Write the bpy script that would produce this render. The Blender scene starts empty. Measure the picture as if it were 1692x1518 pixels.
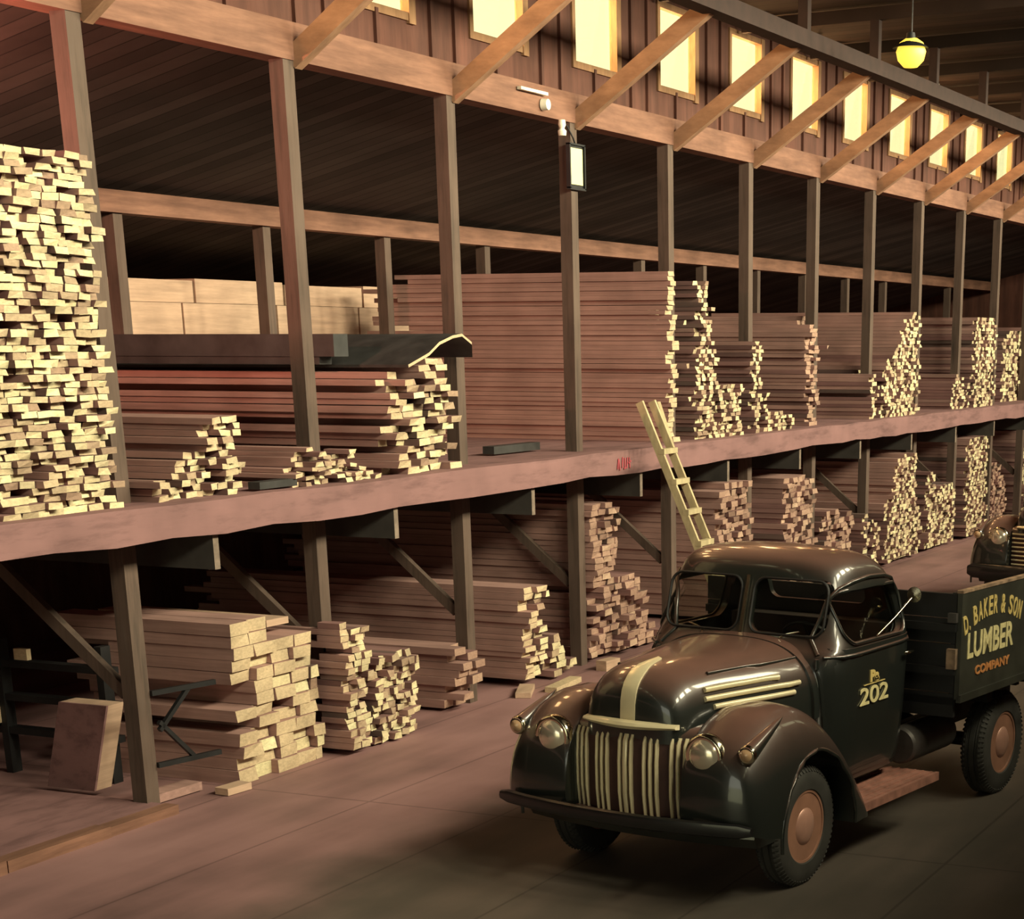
import bpy, bmesh, math, random
import numpy as np
from mathutils import Vector, Matrix
from mathutils.bvhtree import BVHTree

random.seed(11)
PI = math.pi
SC = bpy.context.scene
COL = SC.collection

# ------------------------------------------------------------------ camera, world, lights, exposure
FPX, PCX, PCY = 3068.63, 1176.5, 1596.3            # focal length and principal point, in pixels of the 1692x1518 frame
YAW, PITCH, CAMH = math.radians(23.077), math.radians(18.619), 3.0804
cd = bpy.data.cameras.new('camera')
cam = bpy.data.objects.new('camera', cd)
COL.objects.link(cam)
cd.sensor_fit = 'HORIZONTAL'
cd.sensor_width = 36.0
cd.lens = FPX * 36.0 / 1692.0
cd.shift_x = (846.0 - PCX) / 1692.0
cd.shift_y = (PCY - 759.0) / 1692.0
cd.clip_end = 300
fwd = Vector((math.cos(YAW) * math.cos(PITCH), math.sin(YAW) * math.cos(PITCH), -math.sin(PITCH)))
rgt = Vector((math.sin(YAW), -math.cos(YAW), 0))
upv = rgt.cross(fwd)
mw = Matrix((rgt, upv, -fwd)).transposed().to_4x4()
mw.translation = Vector((0, 0, CAMH))
cam.matrix_world = mw
SC.camera = cam

SC.view_settings.view_transform = 'Standard'
SC.view_settings.look = 'None'
SC.view_settings.gamma = 1.0
SC.view_settings.use_curve_mapping = False
SC.view_settings.exposure = 0.0

wd = bpy.data.worlds.new('hazy_sky')
SC.world = wd
wd.use_nodes = True
wd.node_tree.nodes['Background'].inputs[0].default_value = (1.0, 0.97, 0.56, 1)
wd.node_tree.nodes['Background'].inputs[1].default_value = 1.6


def area(name, loc, aim, sx, sy, power, color, spread=PI):
    l = bpy.data.lights.new(name, 'AREA')
    l.shape = 'RECTANGLE'
    l.size, l.size_y = sx, sy
    l.energy = power
    l.color = color
    l.spread = spread
    o = bpy.data.objects.new(name, l)
    COL.objects.link(o)
    o.location = loc
    d = Vector(aim)
    o.rotation_euler = d.to_track_quat('-Z', 'Y').to_euler()
    return o


KEY = (1.0, 0.91, 0.62)
WIN_PER = 1.90
OPP_Y = -1.6
# daylight through the clerestory windows of the far side of the shed (above and behind the camera)
for i in range(2, 13):
    area('daylight_opposite_clerestory', (-0.5 + i * 3.0, OPP_Y + .25, 7.0), (0.0, 1.0, -0.12), 1.9, 1.5, 300, KEY, math.radians(112))
# daylight through the windows seen in the picture
for i in range(12):
    area('daylight_clerestory', (13.7 + (i - 1) * WIN_PER, 8.86, 6.0), (0.0, -1.0, -0.25), .95, .85, 55, (1.0, .56, .27), math.radians(170))
# the open doorway at the end of the shed, behind the camera to the left
area('daylight_doorway', (-5.8, 5.2, 4.1), (1.0, 0.06, 0.0), 7.0, 2.6, 52, (.76, .78, 1.0))
# added red fill light, no visible source, inside the rack left of frame
bl = bpy.data.lights.new('red_fill', 'POINT')
bl.energy, bl.color, bl.shadow_soft_size = 520, (1.0, .40, .26), .06
blo = bpy.data.objects.new('red_fill', bl)
COL.objects.link(blo)
blo.location = (9.2, 10.3, 4.38)


# ------------------------------------------------------------------ materials
def nodes(name):
    m = bpy.data.materials.new(name)
    m.use_nodes = True
    nt = m.node_tree
    return m, nt, nt.nodes, nt.links, nt.nodes['Principled BSDF']


def ramp(N, stops):
    r = N.new('ShaderNodeValToRGB')
    e = r.color_ramp.elements
    while len(e) < len(stops):
        e.new(.5)
    for i, (p, c) in enumerate(stops):
        e[i].position = p
        e[i].color = (*c, 1)
    return r


def plain(name, col, rough=.6, metal=0.0, coat=0.0, noise=.25, scale=6.0, spec=.5):
    m, nt, N, L, b = nodes(name)
    geo = N.new('ShaderNodeNewGeometry')
    nz = N.new('ShaderNodeTexNoise')
    nz.inputs['Scale'].default_value = scale
    nz.inputs['Detail'].default_value = 5
    L.new(geo.outputs['Position'], nz.inputs['Vector'])
    c0 = tuple(max(0, c * (1 - noise)) for c in col)
    c1 = tuple(min(1, c * (1 + noise)) for c in col)
    r = ramp(N, [(.3, c0), (.7, c1)])
    L.new(nz.outputs['Fac'], r.inputs['Fac'])
    L.new(r.outputs['Color'], b.inputs['Base Color'])
    b.inputs['Roughness'].default_value = rough
    b.inputs['Metallic'].default_value = metal
    b.inputs['Coat Weight'].default_value = coat
    b.inputs['Specular IOR Level'].default_value = spec
    return m


def wood(name, cols, grain=(2, 2, 24), rough=.75, island=True, bump=.25, blotch=.35, stops=None):
    """weathered timber: a colour for each piece, fine grain and blotches on top"""
    m, nt, N, L, b = nodes(name)
    geo = N.new('ShaderNodeNewGeometry')
    mp = N.new('ShaderNodeMapping')
    mp.inputs['Scale'].default_value = grain
    L.new(geo.outputs['Position'], mp.inputs['Vector'])
    nz = N.new('ShaderNodeTexNoise')
    nz.inputs['Scale'].default_value = 1.0
    nz.inputs['Detail'].default_value = 6
    nz.inputs['Roughness'].default_value = .65
    L.new(mp.outputs['Vector'], nz.inputs['Vector'])
    n = len(cols)
    r = ramp(N, [(i / max(1, n - 1), c) for i, c in enumerate(cols)])
    if island:
        L.new(geo.outputs['Random Per Island'], r.inputs['Fac'])
    else:
        L.new(nz.outputs['Fac'], r.inputs['Fac'])
    bl = N.new('ShaderNodeTexNoise')
    bl.inputs['Scale'].default_value = 2.3
    bl.inputs['Detail'].default_value = 3
    L.new(geo.outputs['Position'], bl.inputs['Vector'])
    add = N.new('ShaderNodeMath')
    add.operation = 'MULTIPLY_ADD'
    L.new(bl.outputs['Fac'], add.inputs[0])
    add.inputs[1].default_value = blotch * 2
    add.inputs[2].default_value = 1.0 - blotch
    mul2 = N.new('ShaderNodeMath')
    mul2.operation = 'MULTIPLY_ADD'
    L.new(nz.outputs['Fac'], mul2.inputs[0])
    mul2.inputs[1].default_value = 1.0
    mul2.inputs[2].default_value = .5
    mm = N.new('ShaderNodeMath')
    mm.operation = 'MULTIPLY'
    L.new(add.outputs[0], mm.inputs[0])
    L.new(mul2.outputs[0], mm.inputs[1])
    vm = N.new('ShaderNodeVectorMath')
    vm.operation = 'SCALE'
    L.new(r.outputs['Color'], vm.inputs[0])
    L.new(mm.outputs[0], vm.inputs['Scale'])
    L.new(vm.outputs['Vector'], b.inputs['Base Color'])
    bp = N.new('ShaderNodeBump')
    bp.inputs['Strength'].default_value = bump
    bp.inputs['Distance'].default_value = .01
    L.new(nz.outputs['Fac'], bp.inputs['Height'])
    L.new(bp.outputs['Normal'], b.inputs['Normal'])
    b.inputs['Roughness'].default_value = rough
    b.inputs['Specular IOR Level'].default_value = .3
    return m


M = {}
M['board_side'] = wood('board_side', [(.15, .080, .076), (.32, .18, .165), (.21, .11, .105), (.39, .235, .205), (.10, .07, .062), (.27, .14, .135)], (14, 1.2, 30))
M['board_end'] = wood('board_end', [(.50, .38, .26), (.68, .60, .36), (.36, .24, .17), (.74, .68, .42), (.58, .45, .29), (.28, .18, .13), (.70, .62, .38), (.62, .50, .32)], (30, 30, 60), blotch=.45)
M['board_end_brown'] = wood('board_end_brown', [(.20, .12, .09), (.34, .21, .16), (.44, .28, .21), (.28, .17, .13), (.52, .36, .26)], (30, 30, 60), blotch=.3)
M['pale_board'] = wood('pale_board', [(.42, .28, .20), (.52, .36, .26), (.38, .24, .18)], (1.5, 10, 22), blotch=.3)
M['post'] = wood('post_timber', [(.050, .044, .038), (.115, .078, .062), (.075, .060, .052)], (18, 18, 1.5), island=False)
M['beam'] = wood('beam_timber', [(.15, .070, .050), (.27, .14, .095)], (1.5, 12, 16), island=False)
M['brace'] = wood('brace_timber', [(.25, .13, .080), (.40, .23, .14)], (12, 3, 8), island=False)
M['deck'] = wood('deck_timber', [(.125, .064, .066), (.25, .135, .135), (.18, .095, .095)], (1.6, 6, 10), island=False, blotch=.3)
M['dark_beam'] = plain('dark_roof_timber', (.030, .014, .011), .85)
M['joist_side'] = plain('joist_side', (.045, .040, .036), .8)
M['joist'] = wood('joist_timber', [(.15, .115, .09), (.26, .20, .16)], (10, 1.5, 16), island=False)
M['wall'] = wood('wall_boarding', [(.075, .032, .024), (.15, .062, .044)], (7, 7, .8), island=False)
M['window_frame'] = wood('window_frame_timber', [(.26, .14, .075), (.40, .23, .12)], (9, 9, 2), island=False)
M['ladder'] = wood('ladder_timber', [(.42, .34, .20), (.60, .50, .30)], (10, 10, 4), island=False)
M['dark_sheet'] = plain('tar_paper', (.035, .034, .034), .55, noise=.4)
M['iron'] = plain('iron', (.03, .03, .032), .5, metal=.6)
M['red_paint'] = plain('red_paint', (.55, .10, .13), .6)


def roof_mat(name, c0, c1, axis_scale):
    """boarded roof underside: sheathing boards running down the slope with dark joints"""
    m, nt, N, L, b = nodes(name)
    geo = N.new('ShaderNodeNewGeometry')
    sp = N.new('ShaderNodeSeparateXYZ')
    L.new(geo.outputs['Position'], sp.inputs[0])
    mul = N.new('ShaderNodeMath'); mul.operation = 'MULTIPLY'
    L.new(sp.outputs['X'], mul.inputs[0]); mul.inputs[1].default_value = axis_scale
    fl = N.new('ShaderNodeMath'); fl.operation = 'FLOOR'
    L.new(mul.outputs[0], fl.inputs[0])
    fr = N.new('ShaderNodeMath'); fr.operation = 'FRACT'
    L.new(mul.outputs[0], fr.inputs[0])
    wn = N.new('ShaderNodeTexWhiteNoise'); wn.noise_dimensions = '1D'
    L.new(fl.outputs[0], wn.inputs['W'])
    r = ramp(N, [(0, c0), (1, c1)])
    L.new(wn.outputs['Value'], r.inputs['Fac'])
    gt = N.new('ShaderNodeMath'); gt.operation = 'GREATER_THAN'
    L.new(fr.outputs[0], gt.inputs[0]); gt.inputs[1].default_value = .08
    g2 = N.new('ShaderNodeMath'); g2.operation = 'MULTIPLY_ADD'
    L.new(gt.outputs[0], g2.inputs[0]); g2.inputs[1].default_value = .7; g2.inputs[2].default_value = .3
    nz = N.new('ShaderNodeTexNoise'); nz.inputs['Scale'].default_value = 1.4; nz.inputs['Detail'].default_value = 5
    L.new(geo.outputs['Position'], nz.inputs['Vector'])
    g3 = N.new('ShaderNodeMath'); g3.operation = 'MULTIPLY_ADD'
    L.new(nz.outputs['Fac'], g3.inputs[0]); g3.inputs[1].default_value = 1.2; g3.inputs[2].default_value = .4
    g4 = N.new('ShaderNodeMath'); g4.operation = 'MULTIPLY'
    L.new(g2.outputs[0], g4.inputs[0]); L.new(g3.outputs[0], g4.inputs[1])
    vm = N.new('ShaderNodeVectorMath'); vm.operation = 'SCALE'
    L.new(r.outputs['Color'], vm.inputs[0]); L.new(g4.outputs[0], vm.inputs['Scale'])
    L.new(vm.outputs['Vector'], b.inputs['Base Color'])
    bp = N.new('ShaderNodeBump'); bp.inputs['Strength'].default_value = .6; bp.inputs['Distance'].default_value = .02
    L.new(g2.outputs[0], bp.inputs['Height']); L.new(bp.outputs['Normal'], b.inputs['Normal'])
    b.inputs['Roughness'].default_value = .8
    b.inputs['Specular IOR Level'].default_value = .2
    return m


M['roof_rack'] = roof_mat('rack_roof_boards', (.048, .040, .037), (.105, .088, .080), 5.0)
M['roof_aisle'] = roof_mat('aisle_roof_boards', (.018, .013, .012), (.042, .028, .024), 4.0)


def floor_mat():
    m, nt, N, L, b = nodes('yard_floor')
    geo = N.new('ShaderNodeNewGeometry')
    mp = N.new('ShaderNodeMapping'); mp.inputs['Scale'].default_value = (.35, 2.2, 1)
    mp.inputs['Rotation'].default_value = (0, 0, .08)
    L.new(geo.outputs['Position'], mp.inputs['Vector'])
    n1 = N.new('ShaderNodeTexNoise'); n1.inputs['Scale'].default_value = 1.0; n1.inputs['Detail'].default_value = 7
    L.new(mp.outputs['Vector'], n1.inputs['Vector'])
    n2 = N.new('ShaderNodeTexNoise'); n2.inputs['Scale'].default_value = .8; n2.inputs['Detail'].default_value = 6
    L.new(geo.outputs['Position'], n2.inputs['Vector'])
    a = N.new('ShaderNodeMath'); a.operation = 'ADD'
    L.new(n1.outputs['Fac'], a.inputs[0]); L.new(n2.outputs['Fac'], a.inputs[1])
    h = N.new('ShaderNodeMath'); h.operation = 'MULTIPLY'; h.inputs[1].default_value = .5
    L.new(a.outputs[0], h.inputs[0])
    r = ramp(N, [(.32, (.15, .086, .084)), (.5, (.28, .155, .152)), (.68, (.38, .215, .212))])
    L.new(h.outputs[0], r.inputs['Fac'])
    sp = N.new('ShaderNodeSeparateXYZ'); L.new(geo.outputs['Position'], sp.inputs[0])
    # painted shade: darker, greyer colour away from the rack, reddish strip beside it
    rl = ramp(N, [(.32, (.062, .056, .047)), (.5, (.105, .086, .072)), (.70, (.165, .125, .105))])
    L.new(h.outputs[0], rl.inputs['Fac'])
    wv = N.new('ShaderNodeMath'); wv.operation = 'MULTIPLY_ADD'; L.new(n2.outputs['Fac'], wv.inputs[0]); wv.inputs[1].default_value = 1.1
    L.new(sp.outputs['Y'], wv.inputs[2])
    shade_fac = N.new('ShaderNodeMapRange'); shade_fac.interpolation_type = 'SMOOTHSTEP'
    shade_fac.inputs['From Min'].default_value = 6.35; shade_fac.inputs['From Max'].default_value = 7.5
    L.new(wv.outputs[0], shade_fac.inputs['Value'])
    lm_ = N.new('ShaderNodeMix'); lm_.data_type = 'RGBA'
    L.new(shade_fac.outputs['Result'], lm_.inputs[0]); L.new(rl.outputs['Color'], lm_.inputs[6]); L.new(r.outputs['Color'], lm_.inputs[7])
    # joints between the long floor planks
    def joint(sock, sc, off, wdt):
        m1 = N.new('ShaderNodeMath'); m1.operation = 'MULTIPLY_ADD'
        L.new(sock, m1.inputs[0]); m1.inputs[1].default_value = sc; m1.inputs[2].default_value = off
        m2 = N.new('ShaderNodeMath'); m2.operation = 'FRACT'; L.new(m1.outputs[0], m2.inputs[0])
        m3 = N.new('ShaderNodeMath'); m3.operation = 'LESS_THAN'; L.new(m2.outputs[0], m3.inputs[0]); m3.inputs[1].default_value = wdt
        return m3.outputs[0]
    j1 = joint(sp.outputs['Y'], 1 / 1.05, .12, .018)
    j2 = joint(sp.outputs['X'], 1 / 6.0, -.80, .004)
    mx = N.new('ShaderNodeMath'); mx.operation = 'MAXIMUM'; L.new(j1, mx.inputs[0]); L.new(j2, mx.inputs[1])
    m4 = N.new('ShaderNodeMath'); m4.operation = 'MULTIPLY_ADD'; L.new(mx.outputs[0], m4.inputs[0]); m4.inputs[1].default_value = -.32; m4.inputs[2].default_value = 1.0
    vm = N.new('ShaderNodeVectorMath'); vm.operation = 'SCALE'
    L.new(lm_.outputs[2], vm.inputs[0]); L.new(m4.outputs[0], vm.inputs['Scale'])
    L.new(vm.outputs['Vector'], b.inputs['Base Color'])
    b.inputs['Roughness'].default_value = .62
    b.inputs['Specular IOR Level'].default_value = .3
    bp = N.new('ShaderNodeBump'); bp.inputs['Strength'].default_value = .25; bp.inputs['Distance'].default_value = .03
    L.new(h.outputs[0], bp.inputs['Height']); L.new(bp.outputs['Normal'], b.inputs['Normal'])
    return m


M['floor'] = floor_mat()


def paint_mat(name, col, top_col, amount):
    """glossy dark vehicle paint; a second colour is mixed in on what faces up"""
    m, nt, N, L, b = nodes(name)
    geo = N.new('ShaderNodeNewGeometry')
    sp = N.new('ShaderNodeSeparateXYZ'); L.new(geo.outputs['Normal'], sp.inputs[0])
    nz = N.new('ShaderNodeTexNoise'); nz.inputs['Scale'].default_value = 3.0; nz.inputs['Detail'].default_value = 6
    L.new(geo.outputs['Position'], nz.inputs['Vector'])
    mr = N.new('ShaderNodeMapRange')
    mr.inputs['From Min'].default_value = .25; mr.inputs['From Max'].default_value = .95
    mr.inputs['To Min'].default_value = 0; mr.inputs['To Max'].default_value = amount
    L.new(sp.outputs['Z'], mr.inputs['Value'])
    mu = N.new('ShaderNodeMath'); mu.operation = 'MULTIPLY_ADD'
    L.new(nz.outputs['Fac'], mu.inputs[0]); mu.inputs[1].default_value = .8; mu.inputs[2].default_value = .6
    m2 = N.new('ShaderNodeMath'); m2.operation = 'MULTIPLY'; m2.use_clamp = True
    L.new(mu.outputs[0], m2.inputs[0]); L.new(mr.outputs['Result'], m2.inputs[1])
    mix = N.new('ShaderNodeMix'); mix.data_type = 'RGBA'
    mix.inputs[6].default_value = (*col, 1); mix.inputs[7].default_value = (*top_col, 1)
    L.new(m2.outputs[0], mix.inputs[0]); L.new(mix.outputs[2], b.inputs['Base Color'])
    b.inputs['Roughness'].default_value = .32
    b.inputs['Coat Weight'].default_value = .8
    b.inputs['Coat Roughness'].default_value = .07
    return m


M['paint'] = paint_mat('truck_paint', (.016, .019, .017), (.24, .12, .095), .62)
M['box_paint'] = plain('box_paint', (.040, .041, .032), .45, coat=.2)
M['box_dark'] = plain('box_front_paint', (.010, .010, .011), .6)
M['worn_edge'] = plain('worn_edge', (.30, .20, .13), .7, noise=.5, scale=14)
M['chrome'] = plain('chrome', (.74, .68, .52), .16, metal=1.0, noise=.08)
M['grille'] = plain('cream_grille_bar', (.80, .70, .46), .28, metal=.25, noise=.06, scale=8)
M['grille_back'] = plain('grille_back', (.05, .018, .014), .7)
M['rubber'] = plain('tire_rubber', (.040, .038, .034), .75, noise=.3)
M['rim'] = plain('rust_coloured_wheel', (.34, .17, .115), .42, coat=.3, noise=.2)
M['bumper'] = plain('bumper_paint', (.010, .010, .011), .3, coat=.3)
M['hubcap'] = plain('hubcap', (.55, .30, .23), .3, metal=.25, noise=.15)
M['seat'] = plain('seat_cloth', (.05, .035, .03), .8)
M['yellow_paint'] = plain('yellow_lettering', (.72, .55, .20), .5, noise=.2, scale=30)
M['cream_paint'] = plain('cream_lettering', (.80, .70, .36), .5, noise=.2, scale=30)
M['orange_paint'] = plain('orange_lettering', (.62, .26, .09), .5, noise=.2, scale=30)
M['running_board'] = plain('running_board', (.36, .17, .13), .55, noise=.3, scale=12)
M['tank'] = plain('fuel_tank_metal', (.10, .09, .085), .5, metal=.3)
M['white_ceramic'] = plain('white_porcelain', (.85, .82, .68), .3)
M['sign_face'] = plain('pale_yellow_sign', (.92, .88, .42), .4, noise=.06)
M['amber'] = plain('amber_lens', (.60, .38, .22), .15, coat=.5, noise=.15)


def glass(name, tint, transp):
    m = bpy.data.materials.new(name)
    m.use_nodes = True
    N, L = m.node_tree.nodes, m.node_tree.links
    N.remove(N['Principled BSDF'])
    tr = N.new('ShaderNodeBsdfTransparent'); tr.inputs[0].default_value = (*tint, 1)
    gl = N.new('ShaderNodeBsdfGlossy'); gl.inputs['Roughness'].default_value = .04
    gl.inputs['Color'].default_value = (.9, .9, .85, 1)
    lw = N.new('ShaderNodeLayerWeight'); lw.inputs['Blend'].default_value = .5
    pw = N.new('ShaderNodeMath'); pw.operation = 'POWER'; pw.inputs[1].default_value = 4.0
    L.new(lw.outputs['Facing'], pw.inputs[0])
    fr = N.new('ShaderNodeMath'); fr.operation = 'MULTIPLY_ADD'; fr.inputs[1].default_value = .6; fr.inputs[2].default_value = .035
    L.new(pw.outputs[0], fr.inputs[0])
    mx = N.new('ShaderNodeMixShader')
    L.new(fr.outputs[0], mx.inputs[0]); L.new(tr.outputs[0], mx.inputs[1]); L.new(gl.outputs[0], mx.inputs[2])
    L.new(mx.outputs[0], N['Material Output'].inputs[0])
    return m


M['glass'] = glass('cab_glass', (.88, .89, .86), .6)
M['window_glass'] = glass('dusty_window_glass', (.96, .94, .86), .9)
m, nt, N, L, b = nodes('headlight_lens')
b.inputs['Base Color'].default_value = (.85, .76, .60, 1)
b.inputs['Metallic'].default_value = .7
b.inputs['Roughness'].default_value = .2
b.inputs['Coat Weight'].default_value = 1
M['lens'] = m
m, nt, N, L, b = nodes('glowing_lamp_glass')
b.inputs['Base Color'].default_value = (.8, .6, .1, 1)
b.inputs['Emission Color'].default_value = (1.0, .72, .08, 1)
b.inputs['Emission Strength'].default_value = 1.1
M['lamp_glow'] = m


# ------------------------------------------------------------------ mesh helpers
class MB:
    def __init__(self):
        self.v, self.f, self.mi = [], [], []

    def add(self, vs, fs, mi=0):
        o = len(self.v)
        self.v += [tuple(p) for p in vs]
        self.f += [tuple(i + o for i in q) for q in fs]
        self.mi += ([mi] * len(fs)) if isinstance(mi, int) else list(mi)
        return self

    def box(self, x0, x1, y0, y1, z0, z1, mi=0):
        vs = [(x, y, z) for z in (z0, z1) for y in (y0, y1) for x in (x0, x1)]
        fs = [(0, 2, 3, 1), (4, 5, 7, 6), (0, 1, 5, 4), (2, 6, 7, 3), (0, 4, 6, 2), (1, 3, 7, 5)]
        return self.add(vs, fs, mi)

    def bar(self, a, b, w, h, up=(0, 0, 1), mi=0):
        a, b = Vector(a), Vector(b)
        d = (b - a).normalized()
        s = d.cross(Vector(up))
        if s.length < 1e-4:
            s = d.cross(Vector((0, 1, 0)))
        s.normalize()
        u = s.cross(d).normalized()
        vs = []
        for p in (a, b):
            for i, j in ((-1, -1), (1, -1), (1, 1), (-1, 1)):
                vs.append(p + s * (i * w / 2) + u * (j * h / 2))
        return self.add(vs, [(3, 2, 1, 0), (4, 5, 6, 7), (0, 1, 5, 4), (1, 2, 6, 5), (2, 3, 7, 6), (3, 0, 4, 7)], mi)

    def loft(self, rings, cap=True, closed=True, mi=0):
        n = len(rings[0])
        vs = [p for r in rings for p in r]
        fs = []
        for i in range(len(rings) - 1):
            for j in range(n if closed else n - 1):
                k = (j + 1) % n
                fs.append((i * n + j, i * n + k, (i + 1) * n + k, (i + 1) * n + j))
        if cap and closed:
            fs.append(tuple(reversed(range(n))))
            fs.append(tuple(range((len(rings) - 1) * n, len(rings) * n)))
        return self.add(vs, fs, mi)

    def tube(self, pts, r, n=8, mi=0):
        pts = [Vector(p) for p in pts]
        rr = r if isinstance(r, (list, tuple)) else [r] * len(pts)
        rings = []
        prev = None
        for i, p in enumerate(pts):
            d = (pts[min(i + 1, len(pts) - 1)] - pts[max(i - 1, 0)]).normalized()
            if prev is None:
                s = d.cross(Vector((0, 0, 1)))
                if s.length < 1e-3:
                    s = d.cross(Vector((0, 1, 0)))
            else:
                s = prev - d * prev.dot(d)
            s.normalize()
            prev = s
            u = d.cross(s)
            rings.append([p + (s * math.cos(2 * PI * k / n) + u * math.sin(2 * PI * k / n)) * rr[i] for k in range(n)])
        return self.loft(rings, mi=mi)

    def lathe(self, prof, c=(0, 0, 0), axis='Y', n=40, mi=0):
        """prof: (radius, offset along axis) pairs"""
        rings = []
        for r, o in prof:
            ring = []
            for k in range(n):
                a = 2 * PI * k / n
                p, q = r * math.cos(a), r * math.sin(a)
                if axis == 'Y':
                    ring.append((c[0] + p, c[1] + o, c[2] + q))
                elif axis == 'X':
                    ring.append((c[0] + o, c[1] + p, c[2] + q))
                else:
                    ring.append((c[0] + p, c[1] + q, c[2] + o))
            rings.append(ring)
        return self.loft(rings, mi=mi)

    def build(self, name, mats, parent=None, loc=None, smooth=None, fix=True):
        me = bpy.data.meshes.new(name)
        me.from_pydata(self.v, [], self.f)
        for mt in (mats if isinstance(mats, (list, tuple)) else [mats]):
            me.materials.append(mt)
        me.polygons.foreach_set('material_index', self.mi)
        if fix:
            bm = bmesh.new(); bm.from_mesh(me)
            bmesh.ops.recalc_face_normals(bm, faces=bm.faces)
            bm.to_mesh(me); bm.free()
        if smooth:
            me.polygons.foreach_set('use_smooth', [True] * len(me.polygons))
            me.set_sharp_from_angle(angle=math.radians(smooth))
        me.update()
        o = bpy.data.objects.new(name, me)
        COL.objects.link(o)
        if loc is not None:
            o.location = loc
        if parent:
            o.parent = parent
        return o


def tag(o, label=None, cat=None, group=None, kind=None):
    if label: o['label'] = label
    if cat: o['category'] = cat
    if group: o['group'] = group
    if kind: o['kind'] = kind
    return o


def empty(name, loc=(0, 0, 0), rz=0.0):
    o = bpy.data.objects.new(name, None)
    COL.objects.link(o)
    o.location = loc
    o.rotation_euler = (0, 0, rz)
    o.empty_display_size = .2
    return o


def cut(o, cutters):
    """subtract the cutter meshes from o, keep the result as its mesh, remove the cutters"""
    for c in cutters:
        md = o.modifiers.new('cut', 'BOOLEAN')
        md.operation = 'DIFFERENCE'
        md.solver = 'EXACT'
        md.object = c
    bpy.context.view_layer.update()
    dg = bpy.context.evaluated_depsgraph_get()
    me = bpy.data.meshes.new_from_object(o.evaluated_get(dg))
    o.modifiers.clear()
    o.data = me
    for c in cutters:
        bpy.data.objects.remove(c)
    me.polygons.foreach_set('use_smooth', [True] * len(me.polygons))
    me.set_sharp_from_angle(angle=math.radians(38))


def hermite(xs, ys, x):
    """smooth interpolation through knots (monotone slopes)"""
    xs, ys = np.array(xs, float), np.array(ys, float)
    if xs[0] > xs[-1]:
        xs, ys = xs[::-1], ys[::-1]
    h = np.diff(xs); d = np.diff(ys) / h
    mS = np.zeros(len(xs)); mS[0], mS[-1] = d[0], d[-1]
    for i in range(1, len(xs) - 1):
        mS[i] = 0 if d[i - 1] * d[i] <= 0 else 2 * d[i - 1] * d[i] / (d[i - 1] + d[i])
    i = int(np.clip(np.searchsorted(xs, x) - 1, 0, len(xs) - 2))
    t = min(1, max(0, (x - xs[i]) / h[i]))
    return float((2 * t ** 3 - 3 * t ** 2 + 1) * ys[i] + (t ** 3 - 2 * t ** 2 + t) * h[i] * mS[i] + (-2 * t ** 3 + 3 * t ** 2) * ys[i + 1] + (t ** 3 - t ** 2) * h[i] * mS[i + 1])


# ------------------------------------------------------------------ the shed
X0P, SP, YP = 10.09, 2.198, 8.555        # first post, spacing, post line
DZ = 2.065                               # top of the storage deck
XA, XB = -6.0, 43.0                      # ends of the shed
YB = 14.6                                # back wall of the rack
ROOFZ = lambda y: 5.02 - .236 * (y - 8.63)
AISLE_TOP = 6.47
PEAKY = 3.5
RIDGE = AISLE_TOP + .10

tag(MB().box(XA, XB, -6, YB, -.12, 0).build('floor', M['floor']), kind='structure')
tag(MB().box(XA, XB, YB, YB + .12, 0, 3.7).build('wall_back', M['wall']), kind='structure')
def end_wall(mb, xa, xb):
    yy = [(8.74, ROOFZ(8.74) + .03), (YB, ROOFZ(YB) + .03)]
    vs = [(x, y, z) for x in (xa, xb) for y, z in ((8.74, 0), (YB, 0), (YB, yy[1][1]), (8.74, yy[0][1]))]
    return mb.add(vs, [(0, 1, 2, 3), (7, 6, 5, 4), (0, 4, 5, 1), (1, 5, 6, 2), (2, 6, 7, 3), (3, 7, 4, 0)])
tag(end_wall(MB().box(XB, XB + .12, -6, 8.74, 0, 8.2), XB, XB + .12).build('wall_end', M['wall']), kind='structure')
# entrance wall with the open doorway
ew = MB()
ew.box(XA - .14, XA - .02, -6, 1.5, 0, 8.2).box(XA - .14, XA - .02, 1.5, 8.9, 5.6, 8.2)
end_wall(ew, XA - .14, XA - .02)
tag(ew.build('wall_entrance', M['wall']), kind='structure')
# lean-to roof over the rack
cr = MB()
y0, y1 = 8.63, YB + .4
cr.add([(XA, y0, ROOFZ(y0)), (XB, y0, ROOFZ(y0)), (XB, y1, ROOFZ(y1)), (XA, y1, ROOFZ(y1)),
        (XA, y0, ROOFZ(y0) + .08), (XB, y0, ROOFZ(y0) + .08), (XB, y1, ROOFZ(y1) + .08), (XA, y1, ROOFZ(y1) + .08)],
       [(0, 1, 2, 3), (7, 6, 5, 4), (0, 4, 5, 1), (2, 6, 7, 3), (0, 3, 7, 4), (1, 5, 6, 2)])
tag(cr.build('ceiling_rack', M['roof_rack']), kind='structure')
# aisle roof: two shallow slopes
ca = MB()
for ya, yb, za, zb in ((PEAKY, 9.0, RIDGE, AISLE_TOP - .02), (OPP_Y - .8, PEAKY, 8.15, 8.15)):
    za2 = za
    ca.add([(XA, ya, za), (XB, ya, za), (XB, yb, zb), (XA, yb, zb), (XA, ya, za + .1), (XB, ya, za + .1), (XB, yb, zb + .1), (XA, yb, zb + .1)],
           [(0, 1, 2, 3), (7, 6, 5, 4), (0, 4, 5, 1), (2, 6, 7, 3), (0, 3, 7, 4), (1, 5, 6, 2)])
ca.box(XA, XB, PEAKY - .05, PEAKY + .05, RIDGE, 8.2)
tag(ca.build('ceiling_aisle', M['roof_aisle']), kind='structure')

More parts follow.
